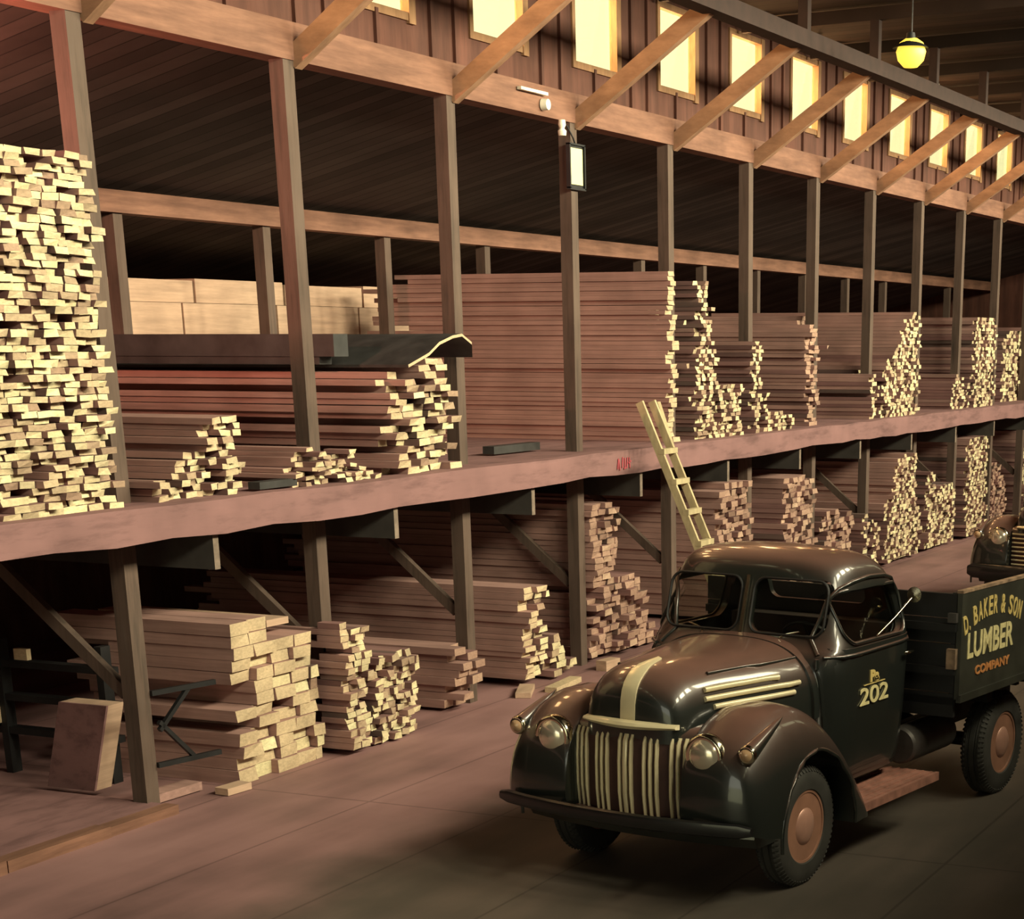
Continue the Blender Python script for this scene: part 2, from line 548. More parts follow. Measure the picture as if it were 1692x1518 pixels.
# clerestory wall above the eave beam, with its openings
WY, SILL, HEAD = 8.70, 5.53, 6.31
WINX = [12.30 + WIN_PER * 0 + 1.901 * i for i in range(-10, 17)]      # right edges
WW = .90
cw = MB()
cw.box(XA, XB, WY, WY + .04, 5.0, SILL).box(XA, XB, WY, WY + .04, HEAD, AISLE_TOP + .1)
prev = XA
for xr in WINX:
    cw.box(prev, xr - WW, WY, WY + .04, SILL, HEAD)
    prev = xr
cw.box(prev, XB, WY, WY + .04, SILL, HEAD)
# upright battens between the windows
for xr in WINX:
    for q in (.32, .70):
        cw.box(xr + q, xr + q + .05, WY - .03, WY, 5.2, AISLE_TOP)
    cw.box(xr - .50, xr - .46, WY - .03, WY, 5.2, SILL)
tag(cw.build('wall_clerestory', M['wall']), kind='structure')
wn = 0
for xr in WINX:
    if xr < 8: continue
    wn += 1
    w = MB()
    a, b_ = xr - WW, xr
    y0, y1 = WY - .02, WY + .05
    t = .03
    w.box(a - .03, a + t, y0, y1, SILL - .03, HEAD + .03).box(b_ - t * .3, b_ + .09, y0 - .01, y1, SILL - .05, HEAD + .03)
    w.box(a + t, b_ - t * .3, y0, y1, SILL - .03, SILL + t).box(a + t, b_ - t * .3, y0, y1, HEAD - t, HEAD + .03)
    fo = tag(w.build('window_%d' % wn, M['window_frame']), kind='structure')
    MB().box(a + t, b_ - t * .3, WY + .03, WY + .034, SILL + t, HEAD - t).build('pane', M['window_glass'], fo)

# opposite side of the shed, above and behind the camera
ow = MB()
ow.box(XA, XB, OPP_Y - .12, OPP_Y, 5.2, 6.15).box(XA, XB, OPP_Y - .12, OPP_Y, 7.85, 8.2)
for i in range(14):
    xw = -2.0 - .5 + i * 3.0
    ow.box(xw - .0, xw + 1.0, OPP_Y - .12, OPP_Y, 6.15, 7.85)
tag(ow.build('wall_opposite', M['wall']), kind='structure')
tag(MB().box(XA, XB, -6.1, -6.0, 0, 5.3).build('wall_side', M['wall']), kind='structure')
oc = MB()
oc.add([(XA, OPP_Y - .06, 5.2), (XB, OPP_Y - .06, 5.2), (XB, -6.1, 4.3), (XA, -6.1, 4.3), (XA, OPP_Y - .06, 5.28), (XB, OPP_Y - .06, 5.28), (XB, -6.1, 4.38), (XA, -6.1, 4.38)],
       [(0, 1, 2, 3), (7, 6, 5, 4), (0, 4, 5, 1), (2, 6, 7, 3), (0, 3, 7, 4), (1, 5, 6, 2)])
tag(oc.build('ceiling_opposite', M['roof_rack']), kind='structure')

# posts of the front row: floor to eave beam
POST_LABELS = [
    'timber post at far left, just right of the tallest board stack',
    'timber post standing behind the low scrap pile, first right of the far-left post',
    'timber post beside the jagged stack that carries the folded dark sheet',
    'timber post with the small yellow sign hung at its top',
    'timber post just behind the leaning ladder',
    'timber post first to the right of the ladder post, above the truck cab',
    'timber post second to the right of the ladder post',
    'timber post third right of the ladder, left of the wedge-shaped bright stack',
    'timber post just right of the wedge-shaped bright board stack',
    'distant timber post left of the tall narrow bright stack near the right edge',
    'distant timber post just right of the tall narrow bright stack',
    'farthest visible timber post at the right edge of the picture']
LEAN = [.035, .02, -.02, -.01, .02, .015, .0, 0, 0, 0, 0, 0]
for k in range(-1, 14):
    x = X0P + k * SP
    hw, hd = .066, .060
    ln = LEAN[k] if 0 <= k < len(LEAN) else 0
    xc_, yc_ = x - hw, 8.47 + hd
    r = [[(xc_ - hw + e, yc_ - hd, z), (xc_ + hw + e, yc_ - hd, z), (xc_ + hw + e, yc_ + hd, z), (xc_ - hw + e, yc_ + hd, z)] for z, e in ((0, 0), (DZ, 0), (4.97, -ln))]
    o = MB().loft(r).build('timber_post', M['post'])
    lab = POST_LABELS[k] if 0 <= k < len(POST_LABELS) else ('timber post left of the picture beside the tallest stack' if k < 0 else 'timber post beyond the right edge of the picture, number %d along' % (k - 11))
    tag(o, lab, 'post', 'timber posts along the front of the rack')
    if k == 3: post_sign = o

# rear row
RXS = [11.68 + 2.13 * j for j in range(14)]
REAR_ORD = ['first', 'second', 'third', 'fourth', 'fifth', 'sixth', 'seventh', 'eighth', 'ninth', 'tenth', 'eleventh', 'twelfth', 'thirteenth', 'fourteenth']
for j, x in enumerate(RXS):
    o = MB().box(x - .06, x + .06, 11.44, 11.56, DZ, 4.12).build('rear_post', M['post'])
    tag(o, 'shaded rear post in the rack, %s from the left' % REAR_ORD[j], 'post', 'rear posts inside the rack')
tag(MB().box(6, XB - .02, 11.40, 11.60, 4.12, 4.30).build('rear_beam', M['beam']), 'long reddish horizontal beam on the rear posts inside the rack', 'beam')
tag(MB().box(XA + .02, XB - .02, 8.46, 8.66, 4.97, 5.22).build('eave_beam', M['beam']), 'long heavy beam on top of the front posts under the windows', 'beam')

# diagonal braces from the post heads up to the aisle roof
BR_WHERE = ['at the upper left corner', 'above the scrap pile post', 'above the post by the folded sheet', 'above the post with the yellow sign',
            'above the ladder post', 'one post right of the ladder', 'two posts right of the ladder', 'above the wedge stack\'s left post',
            'above the wedge stack\'s right post', 'left of the tall narrow stack', 'right of the tall narrow stack', 'at the far right edge']
for k in range(0, 14):
    x = X0P + k * SP
    ye = 7.10
    a = Vector((x + .02, 8.50, 4.98)); bb = Vector((x + .02, ye, 4.98 + .655 * (8.50 - ye)))
    o = MB().bar(a, bb, .09, .145).build('diagonal_brace', M['brace'])
    lab = ('diagonal brace in front of the windows ' + BR_WHERE[k]) if k < 12 else 'diagonal brace beyond the right edge, %s of the hidden ones' % REAR_ORD[k - 12]
    tag(o, lab, 'brace', 'diagonal braces below the clerestory windows')
    st = MB().box(x - .03, x + .07, 7.02, 7.12, 5.95, 6.345).build('strut', M['dark_beam'])
    tag(st, ('short dark strut on the purlin ' + BR_WHERE[k]) if k < 12 else 'short dark strut beyond the right edge, %s hidden one' % REAR_ORD[k - 12], 'strut', 'struts between purlin and rafters')
    zr = lambda y: AISLE_TOP - .02 + (RIDGE - AISLE_TOP + .02) * (9.0 - y) / (9.0 - PEAKY)
    rf = MB().bar((x + .02, 8.62, zr(8.62) - .09), (x + .02, PEAKY, zr(PEAKY) - .078), .08, .13).build('rafter', M['roof_aisle'])
    tag(rf, 'dark roof rafter over the brace ' + (BR_WHERE[k] if k < 12 else 'beyond the right edge, %s hidden one' % REAR_ORD[k - 12]), 'rafter', 'roof rafters over the aisle')

tag(MB().box(9, XB - .05, 7.0, 7.19, 5.80, 5.95).build('purlin', M['dark_beam']), 'long dark purlin carried by the upper ends of the braces', 'beam')

# ---- storage deck
deck = empty('storage_deck', (20, 8.1, DZ))
tag(deck, 'long upper storage deck of the lumber rack with a heavy mauve front edge', 'deck')
def rel(mb):
    mb.v = [(a - 20, b - 8.1, c - DZ) for a, b, c in mb.v]
    return mb
rel(MB().box(XA + .05, XB - .05, 8.16, YB - .02, DZ - .09, DZ)).build('deck_boards', M['deck'], deck)
fa = MB()
xs = np.arange(XA + .05, XB - .1, .55)
prof_j = [(random.uniform(-.012, .012), random.uniform(-.008, .010)) for _ in xs]
rings = []
for x, (a, b2) in zip(xs, prof_j):
    sag = .02 * math.sin(x * .9)
    rings.append([(x, 8.08 + a * .5, DZ - .215 + a + sag * .4), (x, 8.17, DZ - .215 + a + sag * .4), (x, 8.17, DZ + .012 + b2), (x, 8.075 + a * .5, DZ + .005 + b2)])
rel(fa.loft(rings)).build('fascia_board', M['deck'], deck)
for k in range(-1, 14):
    x = 10.50 + k * 2.26
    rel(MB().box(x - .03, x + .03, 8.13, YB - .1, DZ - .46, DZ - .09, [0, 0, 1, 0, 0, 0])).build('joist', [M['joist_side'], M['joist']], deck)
# a few red strokes painted on the fascia, too worn to read
rp = MB()
for (dx, z0_, z1_, sl) in ((0, .05, .15, .02), (.05, .04, .14, -.02), (.10, .06, .16, .015), (.14, .05, .06, .05), (.16, .06, .15, 0), (.20, .05, .15, .02), (.24, .10, .115, .06), (.27, .05, .15, -.01)):
    rp.bar((16.62 + dx, 8.066, DZ - .21 + z0_), (16.62 + dx + sl, 8.066, DZ - .21 + z1_), .014, .006, up=(0, 1, 0))
tag(rel(rp).build('red_marking', M['red_paint'], deck), 'worn red painted marks')

# knee braces under the deck
KN = ['of the far-left post', 'of the second post from the left', 'of the third post from the left', 'of the post below the yellow sign', 'of the post behind the ladder',
      'of the first post right of the ladder post', 'of the second post right of the ladder post', 'of the post left of the wedge-shaped stack', 'of the post right of the wedge-shaped stack', 'of the distant post near the tall narrow stack', 'of the post right of the tall narrow stack', 'of the farthest post at the right edge']
for k in range(0, 12):
    x = X0P + k * SP
    o = MB().bar((x - .07, 8.60, .80), (x - .07, 9.60, 1.62), .06, .085).build('knee_brace', M['post'])
    tag(o, 'short knee brace under the deck ' + KN[k], 'brace', 'knee braces under the deck')

# ------------------------------------------------------------------ lumber
BOARDS = []     # (vertices of a box, pile id)
PILES = []


def prof_at(prof, x):
    xs_, zs_ = [p[0] for p in prof], [p[1] for p in prof]
    return float(np.interp(x, xs_, zs_))


def pile(label, group, prof, z0, yf, L, t, w, jy=.04, jx=.01, jl=.3, skip=.0, tilt=.01, rag=.02):
    pid = len(PILES)
    PILES.append((label, group))
    xa, xb = prof[0][0], prof[-1][0]
    z = z0
    top = max(p[1] for p in prof)
    row = 0
    while z + t * .6 < top:
        tt = t * random.uniform(.85, 1.08)
        x = xa + random.uniform(-rag, rag)
        while x < xb - w * .35:
            ww = w * random.uniform(.82, 1.12)
            if x + ww > xb + rag:
                ww = max(w * .4, xb + random.uniform(-rag, rag) - x)
            xc = x + ww / 2
            if prof_at(prof, xc) + random.uniform(-.4, .4) * t > z + tt * .5 and random.random() > skip:
                ya = yf + random.uniform(-jy, jy)
                yb = ya + L + random.uniform(-jl, jl)
                dx = random.uniform(-jx, jx)
                kk = round((xc + .066 - X0P) / SP)
                if abs(xc + .066 - (X0P + kk * SP)) < ww / 2 + .08:      # a front post stands here
                    if yf < 8.25 or L < 1.25: yb = min(yb, 8.44); ya = min(ya, yb - .1)
                    else: ya = 8.66 + random.uniform(0, .03)
                    if z0 < 1 and z + tt > .74 and yf > 8.25:
                        x += ww
                        continue
                kr = round((xc - 11.68) / 2.13)
                if z0 > 1 and abs(xc - (11.68 + kr * 2.13)) < ww / 2 + .095: yb = min(yb, 11.40)
                tl = random.uniform(-tilt, tilt)
                hx, hz = ww / 2 - .003, tt / 2 - .0015
                dz = [random.uniform(-1, 1) * tilt * .3 for _ in range(2)]
                vs = []
                for iz, s in ((-1, 0), (1, 1)):
                    for yy, e in ((ya, 0), (yb, 1)):
                        for ix in (-1, 1):
                            cut_ = random.uniform(-.012, .012) if e == 0 else 0
                            vs.append((xc + ix * hx + (dx if e == 0 else 0), yy + cut_, z + tt / 2 + iz * hz + ix * tl * hx * (1 if e == 0 else .2)))
                BOARDS.append((vs, pid))
            x += ww + random.uniform(0, .004)
        z += tt
        row += 1
    return pid


G = 'rough boards in '
pile('rough board in the tallest stack, at the far left edge of the upper deck', G + 'the tallest stack at far left', [(7.95, 4.05), (8.7, 4.10), (9.3, 4.13), (9.72, 4.12)], DZ, 8.23, 3.0, .043, .135, .055, .012, .2, .05, .06, .04)
pile('board in the low tumbled heap right of the tallest stack on the deck', G + 'the low heap beside the tallest stack', [(9.98, 2.22), (10.12, 2.22), (10.2, 2.14), (10.42, 2.32), (10.60, 2.40), (10.72, 2.56), (10.95, 2.64), (11.08, 2.60)], DZ, 8.32, 2.6, .045, .11, .09, .02, .3, .08, .10, .03)
pile('short board in the scrap pile at the foot of the second upper post', G + 'the scrap pile at the second post', [(11.62, 2.14), (11.85, 2.3), (11.95, 2.33), (12.05, 2.2), (12.3, 2.3), (12.45, 2.18), (12.75, 2.11)], DZ, 8.30, 1.2, .035, .09, .10, .02, .4, .08, .15, .03)
pile('board in the jagged stack under the folded dark sheet', G + 'the jagged stack under the dark sheet', [(13.02, 2.80), (13.3, 2.86), (13.6, 2.9), (14.02, 2.94)], DZ, 8.33, 3.6, .055, .17, .11, .02, .3, .10, .05, .05)
pile('board in the high wall of planks between the sign post and the ladder post', G + 'the high plank wall beside the ladder post', [(18.5, 3.80), (18.75, 3.62), (18.98, 3.38)], DZ, 8.36, 3.4, .05, .16, .05, .01, .3, .04, .03, .03)
pile('board in the narrow bright stack just right of the high plank wall', G + 'the narrow bright stack right of the plank wall', [(19.1, 3.68), (19.35, 3.6), (19.5, 3.0), (19.62, 2.7), (19.7, 2.62), (20.3, 2.6)], DZ, 8.30, 3.2, .045, .11, .06, .01, .2, .03, .04, .03)
pile('board in the tapering bright stack right of the first post past the ladder', G + 'the tapering stack above the cab', [(20.68, 3.08), (20.92, 2.98), (21.08, 2.62), (21.3, 2.3), (21.92, 2.24)], DZ, 8.30, 2.5, .045, .11, .05, .01, .2, .03, .04, .03)
pile('board in the brown plank pile behind the second post past the ladder', G + 'the brown plank pile above the cab roof', [(22.75, 3.22), (22.95, 3.3), (23.4, 3.40)], DZ, 8.40, 3.4, .05, .16, .06, .01, .2, .05, .03, .03)
pile('board in the wedge-shaped bright stack rising to the right on the deck', G + 'the wedge-shaped bright stack', [(25.02, 2.66), (25.25, 2.58), (25.6, 2.75), (26.1, 3.0), (26.5, 3.35), (26.75, 3.46), (27.1, 3.4)], DZ, 8.32, 3.2, .05, .12, .05, .01, .2, .03)
pile('board in the small low pile left of the tall narrow bright stack', G + 'the small pile left of the tall narrow stack', [(29.2, 2.6), (29.7, 2.5), (30.05, 2.45)], DZ, 8.36, 3.0, .05, .13, .05)
pile('board in the tall narrow bright stack near the right edge of the deck', G + 'the tall narrow stack near the right edge', [(30.1, 3.42), (31.35, 3.43)], DZ, 8.32, 3.4, .05, .13, .05)
pile('board in the last deck pile at the right edge of the picture', G + 'the last pile on the deck', [(33.0, 3.2), (35.5, 3.3)], DZ, 8.6, 3.4, .06, .16, .05)
# under the deck
pile('thick square-ended plank in the large bright pile nearest on the floor', G + 'the large bright pile on the floor', [(10.88, 1.18), (11.36, 1.17), (11.40, 1.0), (11.93, .97)], .0, 8.38, 1.35, .095, .235, .045, .008, .3, .02, .015, .02)
pile('board in the upright mixed bundle between two low bright piles', G + 'the mixed bundle on the floor', [(12.03, 1.03), (12.36, .96)], .05, 8.20, 2.2, .05, .11, .05, .01, .2, .03, .05, .02)
pile('short offcut in the low bright pile right of the mixed bundle', G + 'the low bright offcut pile', [(12.42, .72), (12.8, .72), (13.06, .66)], .02, 8.22, .9, .055, .10, .06, .02, .2, .04, .12, .03)
pile('plank in the low fanned pile in the middle of the floor level', G + 'the low fanned plank pile', [(13.92, .56), (14.2, .52), (14.48, .44)], .03, 8.36, 3.0, .07, .17, .12, .01, .2, .06, .02, .03)
pile('board in the slim bright column left of the sign post on the floor', G + 'the slim bright column', [(15.25, .93), (15.62, .9)], .07, 8.38, 3.6, .055, .17, .06, .01, .2, .02)
pile('board in the small stepped heap beside the slim bright column', G + 'the stepped heap', [(15.7, .48), (15.9, .42), (16.0, .2), (16.3, .12)], .03, 8.40, 1.2, .07, .16, .08, .02, .2, .05)
pile('board end in the brick-like column reaching up to the deck', G + 'the brick-like column', [(16.72, 1.58), (17.30, 1.58)], .05, 8.42, 3.6, .06, .17, .06, .015, .2, .03, .03, .03)
pile('board in the lower step right of the brick-like column', G + 'the lower step by the column', [(17.36, .80), (17.8, .75), (17.85, .2), (18.4, .16)], .03, 8.38, 2.0, .065, .18, .08, .01, .2, .04, .03)
pile('board in the first lower pile right of the ladder', G + 'the first lower pile right of the ladder', [(19.86, 1.5), (20.95, 1.52)], .05, 8.40, 3.0, .065, .17, .06)
pile('board in the second lower pile right of the ladder', G + 'the second lower pile right of the ladder', [(22.0, 1.46), (23.2, 1.44)], .05, 8.40, 3.0, .065, .17, .06)
pile('board in the low pile above the right half of the cab roof', G + 'the low pile above the cab roof', [(23.3, .95), (24.6, .85)], .05, 8.40, 3.0, .065, .17, .06)
pile('board in the pale low pile just behind the cab roof corner', G + 'the pale low pile behind the cab corner', [(25.1, .82), (25.6, .7), (25.75, .5)], .05, 8.40, 3.0, .055, .13, .05)
pile('board in the bright stepped stack under the deck behind the cab', G + 'the bright stepped stack behind the cab', [(25.9, .8), (26.15, .98), (26.35, 1.45), (27.2, 1.52), (27.3, .8), (27.6, .6)], .05, 8.34, 3.0, .05, .12, .05)
pile('board in the paired short stacks below the small low deck pile', G + 'the paired short stacks', [(27.95, 1.2), (28.15, 1.15), (28.3, .95), (29.4, .96)], .05, 8.36, 3.0, .05, .13, .05)
pile('board in the tall bright stack under the deck above the second vehicle', G + 'the tall lower stack over the second vehicle', [(30.05, 1.58), (31.25, 1.58)], .05, 8.34, 3.0, .05, .13, .05)
pile('board in the last lower pile at the right edge of the picture', G + 'the last lower pile', [(32.2, 1.1), (32.8, 1.0), (33.2, .5)], .05, 8.5, 3.0, .05, .15, .05)
pile('board in the hidden lower pile beyond the right edge', G + 'the pile beyond the right edge', [(34.5, 1.5), (36.5, 1.5)], .05, 8.5, 3.0, .07, .17, .05)

BFACES = [(0, 2, 3, 1), (4, 5, 7, 6), (0, 1, 5, 4), (2, 6, 7, 3), (0, 4, 6, 2), (1, 3, 7, 5)]
BMI = [0, 0, 1, 1, 0, 0]
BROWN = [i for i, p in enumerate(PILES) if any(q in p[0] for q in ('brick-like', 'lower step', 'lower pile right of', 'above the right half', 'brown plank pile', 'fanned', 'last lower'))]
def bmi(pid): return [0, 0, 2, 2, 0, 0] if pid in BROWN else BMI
# which boards show largest: count what rays from the picture's viewpoint meet
vv, ff = [], []
for vs, _ in BOARDS:
    o_ = len(vv)
    vv += vs
    ff += [tuple(i + o_ for i in q) for q in BFACES]
bvh = BVHTree.FromPolygons(vv, ff)
seen = {}
org = Vector((0, 0, CAMH))
for v in range(230, 1400, 4):
    for u in range(0, 1692, 4):
        d = (fwd + rgt * ((u - PCX) / FPX) + upv * ((PCY - v) / FPX)).normalized()
        hit = bvh.ray_cast(org, d, 60)
        if hit[2] is not None:
            bi = hit[2] // 6
            seen[bi] = seen.get(bi, 0) + 1
order = sorted(seen, key=lambda i: -seen[i])
ONE = set(order[:300])
rest = MB()
for i, (vs, pid) in enumerate(BOARDS):
    if i in ONE:
        c = Vector(vs[0])
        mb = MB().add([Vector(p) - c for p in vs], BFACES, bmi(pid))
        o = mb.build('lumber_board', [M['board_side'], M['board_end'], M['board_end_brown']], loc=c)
        tag(o, PILES[pid][0], 'board', PILES[pid][1])
    else:
        rest.add(vs, BFACES, bmi(pid))
tag(rest.build('lumber_boards', [M['board_side'], M['board_end'], M['board_end_brown']]), 'all the smaller rough boards filling the stacks on both levels of the rack', 'boards', kind='stuff')

# skids under the front floor piles
sk = 0
for x, wh in ((10.86, 'under the left edge of the large bright pile'), (11.5, 'under the right half of the large bright pile')):
    pass

# bundles of pale boards behind the rear posts
labs = ['left', 'second', 'third', 'fourth', 'right']
for i in range(5):
    o = MB().box(14.2 + i * 1.55, 14.2 + i * 1.55 + 1.52, 12.35, 12.9, DZ, 3.43).build('board_bundle', M['pale_board'])
    tag(o, 'pale lower board bundle behind the rear posts, %s of the five' % labs[i], 'bundle', 'pale bundles behind the rear posts')
    o = MB().box(14.5 + i * 1.5, 14.5 + i * 1.5 + 1.46, 12.38, 12.9, 3.435, 3.64 + .02 * (i % 2)).build('board_bundle', M['pale_board'])
    tag(o, 'pale upper board bundle behind the rear posts, %s of the five' % labs[i], 'bundle', 'pale bundles behind the rear posts')

# the folded dark sheet on the jagged stack
sh = MB()
pr = [(13.26, 2.90), (13.44, 2.99), (13.62, 3.07), (13.82, 3.12), (13.98, 3.135), (14.12, 3.07), (14.26, 2.97)]
rings = []
for y in (8.18, 8.6, 9.6, 10.9, 12.2):
    top = [(x + random.uniform(-.01, .01), y + (.08 if i in (0, 6) else 0), z - .004 * (y - 8)) for i, (x, z) in enumerate(pr)]
    bot = [(x + .004, yy, z - .022) for x, yy, z in reversed(top)]
    rings.append(top + bot)
fs = MB().loft(rings)
o = fs.build('folded_sheet', [M['dark_sheet'], M['board_end']], smooth=30)
for p in o.data.polygons:
    if len(p.vertices) > 4 and p.center.y < 8.4: p.material_index = 1
tag(o, 'long dark folded sheet with a pale upturned end lying on the jagged stack', 'sheet')
# dark planks under the sheet
o = MB().box(13.05, 13.22, 8.95, 12.3, 2.90, 2.96).box(13.04, 13.24, 8.8, 12.2, 2.96, 3.13).build('dark_plank', M['dark_sheet'])
tag(o, 'dark weathered timber lying beside the folded sheet on the jagged stack', 'plank')

# single loose pieces
def loose(label, a, b, w, h, mat='board_side', name='loose_board', cat='board'):
    o = MB().bar(a, b, w, h).build(name, [M[mat]])
    return tag(o, label, cat)
loose('loose plank laid across the top of the mixed bundle', (11.70, 8.55, 1.07), (11.78, 10.2, 1.06), .26, .05, 'pale_board')
loose('small loose block on the floor in front of the large bright pile', (10.55, 8.30, .03), (10.80, 8.28, .03), .12, .05, 'pale_board')
loose('second loose block on the floor behind the first, by the large pile', (10.15, 8.62, .04), (10.62, 8.60, .04), .16, .06)
loose('flat offcut on the floor right of the fanned planks', (14.75, 8.15, .025), (15.2, 8.35, .025), .14, .045, 'pale_board')
loose('tilted scrap of board on the floor before the slim bright column', (15.1, 8.05, .025), (15.7, 8.10, .03), .12, .05, 'board_end')
loose('little block at the foot of the sign post', (16.35, 8.15, .05), (16.6, 8.12, .05), .12, .10, 'pale_board')
loose('dark short plank jutting out at the scrap pile', (11.2, 8.30, DZ + .04), (11.65, 8.30, DZ + .04), .1, .05, 'dark_sheet')
loose('dark plank lying on the deck right of the folded-sheet stack', (15.6, 8.9, DZ + .05), (16.5, 8.9, DZ + .05), .12, .07, 'dark_sheet')

# leaning panel, rails and sill at the lower left
lp = empty('leaning_panel', (10.12, 9.05, .06))
tag(lp, 'thick reddish panel leaning upright at the lower left under the deck', 'panel')
QF = [(0, 2, 3, 1), (4, 5, 7, 6), (0, 1, 5, 4), (2, 6, 7, 3), (0, 4, 6, 2), (1, 3, 7, 5)]
MB().add([(x, y - .30 * z, z) for z in (0, .62) for y in (0, .42) for x in (-.02, .0)], QF).build('panel_face', M['deck'], lp)
MB().add([(x, y - .30 * z, z) for z in (0, .62) for y in (0, .42) for x in (.0, .16)], QF).build('panel_core', M['pale_board'], lp)
rk = empty('slat_rack', (10.6, 9.6, 0))
tag(rk, 'dark low rack with horizontal rails at the lower left behind the leaning panel', 'rack')
for z in (.30, .55, .80): MB().box(-.05, .05, -.4, 1.6, z, z + .05).build('rail', M['iron'], rk)
for y in (-.35, .6, 1.5): MB().box(-.06, .04, y, y + .06, 0, 1.0).build('upright', M['iron'], rk)
for i, (y, z, s) in enumerate(((.75, .62, .10), (.65, .38, .12), (.9, .17, .10), (1.15, .40, .11), (1.1, .88, .16), (.3, .87, .08))):
    o = MB().box(10.50, 10.545, 9.6 + y, 9.6 + y + s * 1.5, z, z + s * 1.0).build('pale_block', M['board_end'])
    tag(o, 'pale board end %s in the dark rack' % ['in the middle row', 'below the lower rail', 'lowest', 'at the inner side below the rail', 'highest and widest', 'above the top rail near the post'][i], 'board', 'pale board ends in the slat rack')
pf = MB().box(6.0, 10.0, 8.36, 11.6, .0, .06)
tag(pf.build('floor_platform', M['deck']), 'low mauve plank platform on the floor at the lower left corner', 'platform')
ks = MB()
for i, (a, b2) in enumerate(((6.0, 8.35), (8.37, 9.3), (9.31, 10.0))):
    ks.box(a, b2, 8.22 + .01 * i, 8.355, 0, .085 - .01 * i)
tag(ks.build('kerb_timber', M['beam']), 'worn timber kerb along the edge of the floor platform at the lower left', 'kerb')
# iron brackets on the first post
for z, wh, s in ((.80, 'upper', -1), (.30, 'lower', 1)):
    x = X0P + .0
    o = MB().bar((x, 8.46, z), (x + .55, 8.35, z), .03, .035).bar((x + .03, 8.44, z - .26 if s < 0 else z + .30), (x + .33, 8.40, z), .03, .03).build('iron_bracket', M['iron'])
    tag(o, '%s black iron bracket sticking out right of the far-left post' % wh, 'bracket', 'iron brackets on the far-left post')

# sign and fittings on the fourth post
sg = empty('hanging_sign', (16.50, 8.44, 4.42))
tag(sg, 'small pale yellow sign plate in a dark frame hung high on a post', 'sign')
MB().box(-.02, .28, .01, .03, .0, .36).build('sign_backing', M['iron'], sg)
MB().box(.0, .24, -.002, .012, .025, .335).build('sign_plate', M['sign_face'], sg)
sf = MB().box(-.03, -.01, -.01, .03, -.01, .37).box(.27, .29, -.01, .03, -.01, .37).box(-.03, .29, -.01, .03, -.02, .0).box(-.03, .29, -.01, .03, .36, .375)
sf.build('sign_frame', M['iron'], sg)
MB().tube([(.10, 0, .37), (.06, .0, .42), (.04, .05, .52)], .008).build('hanger', M['iron'], sg)
ins = MB().lathe([(.0, 0), (.035, 0), (.04, .04), (.02, .06), (.035, .09), (.03, .13), (0, .135)], (16.27, 8.40, 4.83), 'Z', 16)
tag(ins.build('insulator', M['white_ceramic'], smooth=40), 'small white insulator just above the yellow sign', 'insulator')
fx = empty('wall_fitting', (15.8, 8.42, 5.06))
tag(fx, 'small pale electrical fitting on the beam, left of the yellow sign', 'fitting')
MB().box(-.26, .24, -.01, .03, .075, .10).build('cover_strip', M['white_ceramic'], fx)
MB().lathe([(0, -.03), (.045, -.03), (.05, .03), (0, .04)], (.20, 0, .0), 'Y', 16).build('socket', M['white_ceramic'], fx, smooth=40)

# hanging lamp in the aisle roof
lx, ly, lz = 19.62, 6.2, 5.83
lm = empty('hanging_lamp', (lx, ly, lz))
tag(lm, 'small glowing yellow lamp hanging below the dark roof at upper right', 'lamp')
MB().lathe([(0, -.17), (.07, -.16), (.13, -.10), (.15, -.02), (.12, .06), (.06, .10), (0, .11)], (0, 0, 0), 'Z', 24).build('lamp_globe', M['lamp_glow'], lm, smooth=50)
MB().lathe([(.0, .16), (.04, .15), (.05, .09), (.17, .02), (.18, .01), (0, .05)], (-.02, 0, .0), 'Z', 24).build('lamp_cap', M['iron'], lm, smooth=40)
MB().tube([(0, 0, .14), (0, 0, .66)], .008).build('cord', M['iron'], lm)
# small porcelain knobs along the window head
for i, (x, y) in enumerate(((20.3, 8.35), (20.9, 8.3), (22.6, 8.3), (23.2, 8.3), (26.0, 8.2), (27.2, 8.2))):
    zz = AISLE_TOP - .02 + (RIDGE - AISLE_TOP + .02) * (9.0 - y) / (9.0 - PEAKY) - .03
    o = MB().lathe([(0, -.04), (.03, -.035), (.035, 0), (0, .045)], (x, y, zz), 'Z', 12).build('porcelain_knob', M['white_ceramic'], smooth=40)
    tag(o, 'tiny porcelain wiring knob under the roof edge, %s from the left' % REAR_ORD[i], 'insulator', 'porcelain knobs under the roof edge')

# ladder
ld = empty('ladder', (16.82, 6.78, 0))
tag(ld, 'narrow wooden ladder leaning on the deck edge behind the cab', 'ladder')
LA, LB = Vector((0, 0, 0)), Vector((0, 1.14, 2.52))
for dx in (0, .28):
    MB().bar(LA + Vector((dx, 0, 0)), LB + Vector((dx, 0, 0)), .035, .075).build('rail', M['ladder'], ld)
for z in (.30, .60, .90, 1.22, 1.51, 1.79, 2.07):
    p = LA.lerp(LB, z / 2.52)
    MB().bar(p + Vector((-.02, -.03, 0)), p + Vector((.30, -.03, 0)), .06, .05).build('rung', M['ladder'], ld)
MB().bar((.30, .93, 2.07), (.46, 1.16, 2.50), .035, .05).build('splayed_stile', M['ladder'], ld)


# ------------------------------------------------------------------ truck
CZ = [.46, .60, .95, 1.25, 1.32, 1.40, 1.55, 1.68, 1.75, 1.80, 1.835, 1.857, 1.867]
CXF = [-.46, -.46, -.48, -.51, -.57, -.605, -.65, -.69, -.705, -.73, -.79, -.90, -1.03]
CXR = [-1.60, -1.61, -1.63, -1.64, -1.64, -1.63, -1.585, -1.50, -1.43, -1.36, -1.27, -1.18, -1.10]
CHY = [.66, .69, .71, .715, .705, .69, .665, .635, .605, .56, .48, .34, .12]
CN = [6, 6, 6, 6, 6, 5.5, 4.8, 4.2, 3.8, 3.3, 2.8, 2.4, 2.0]


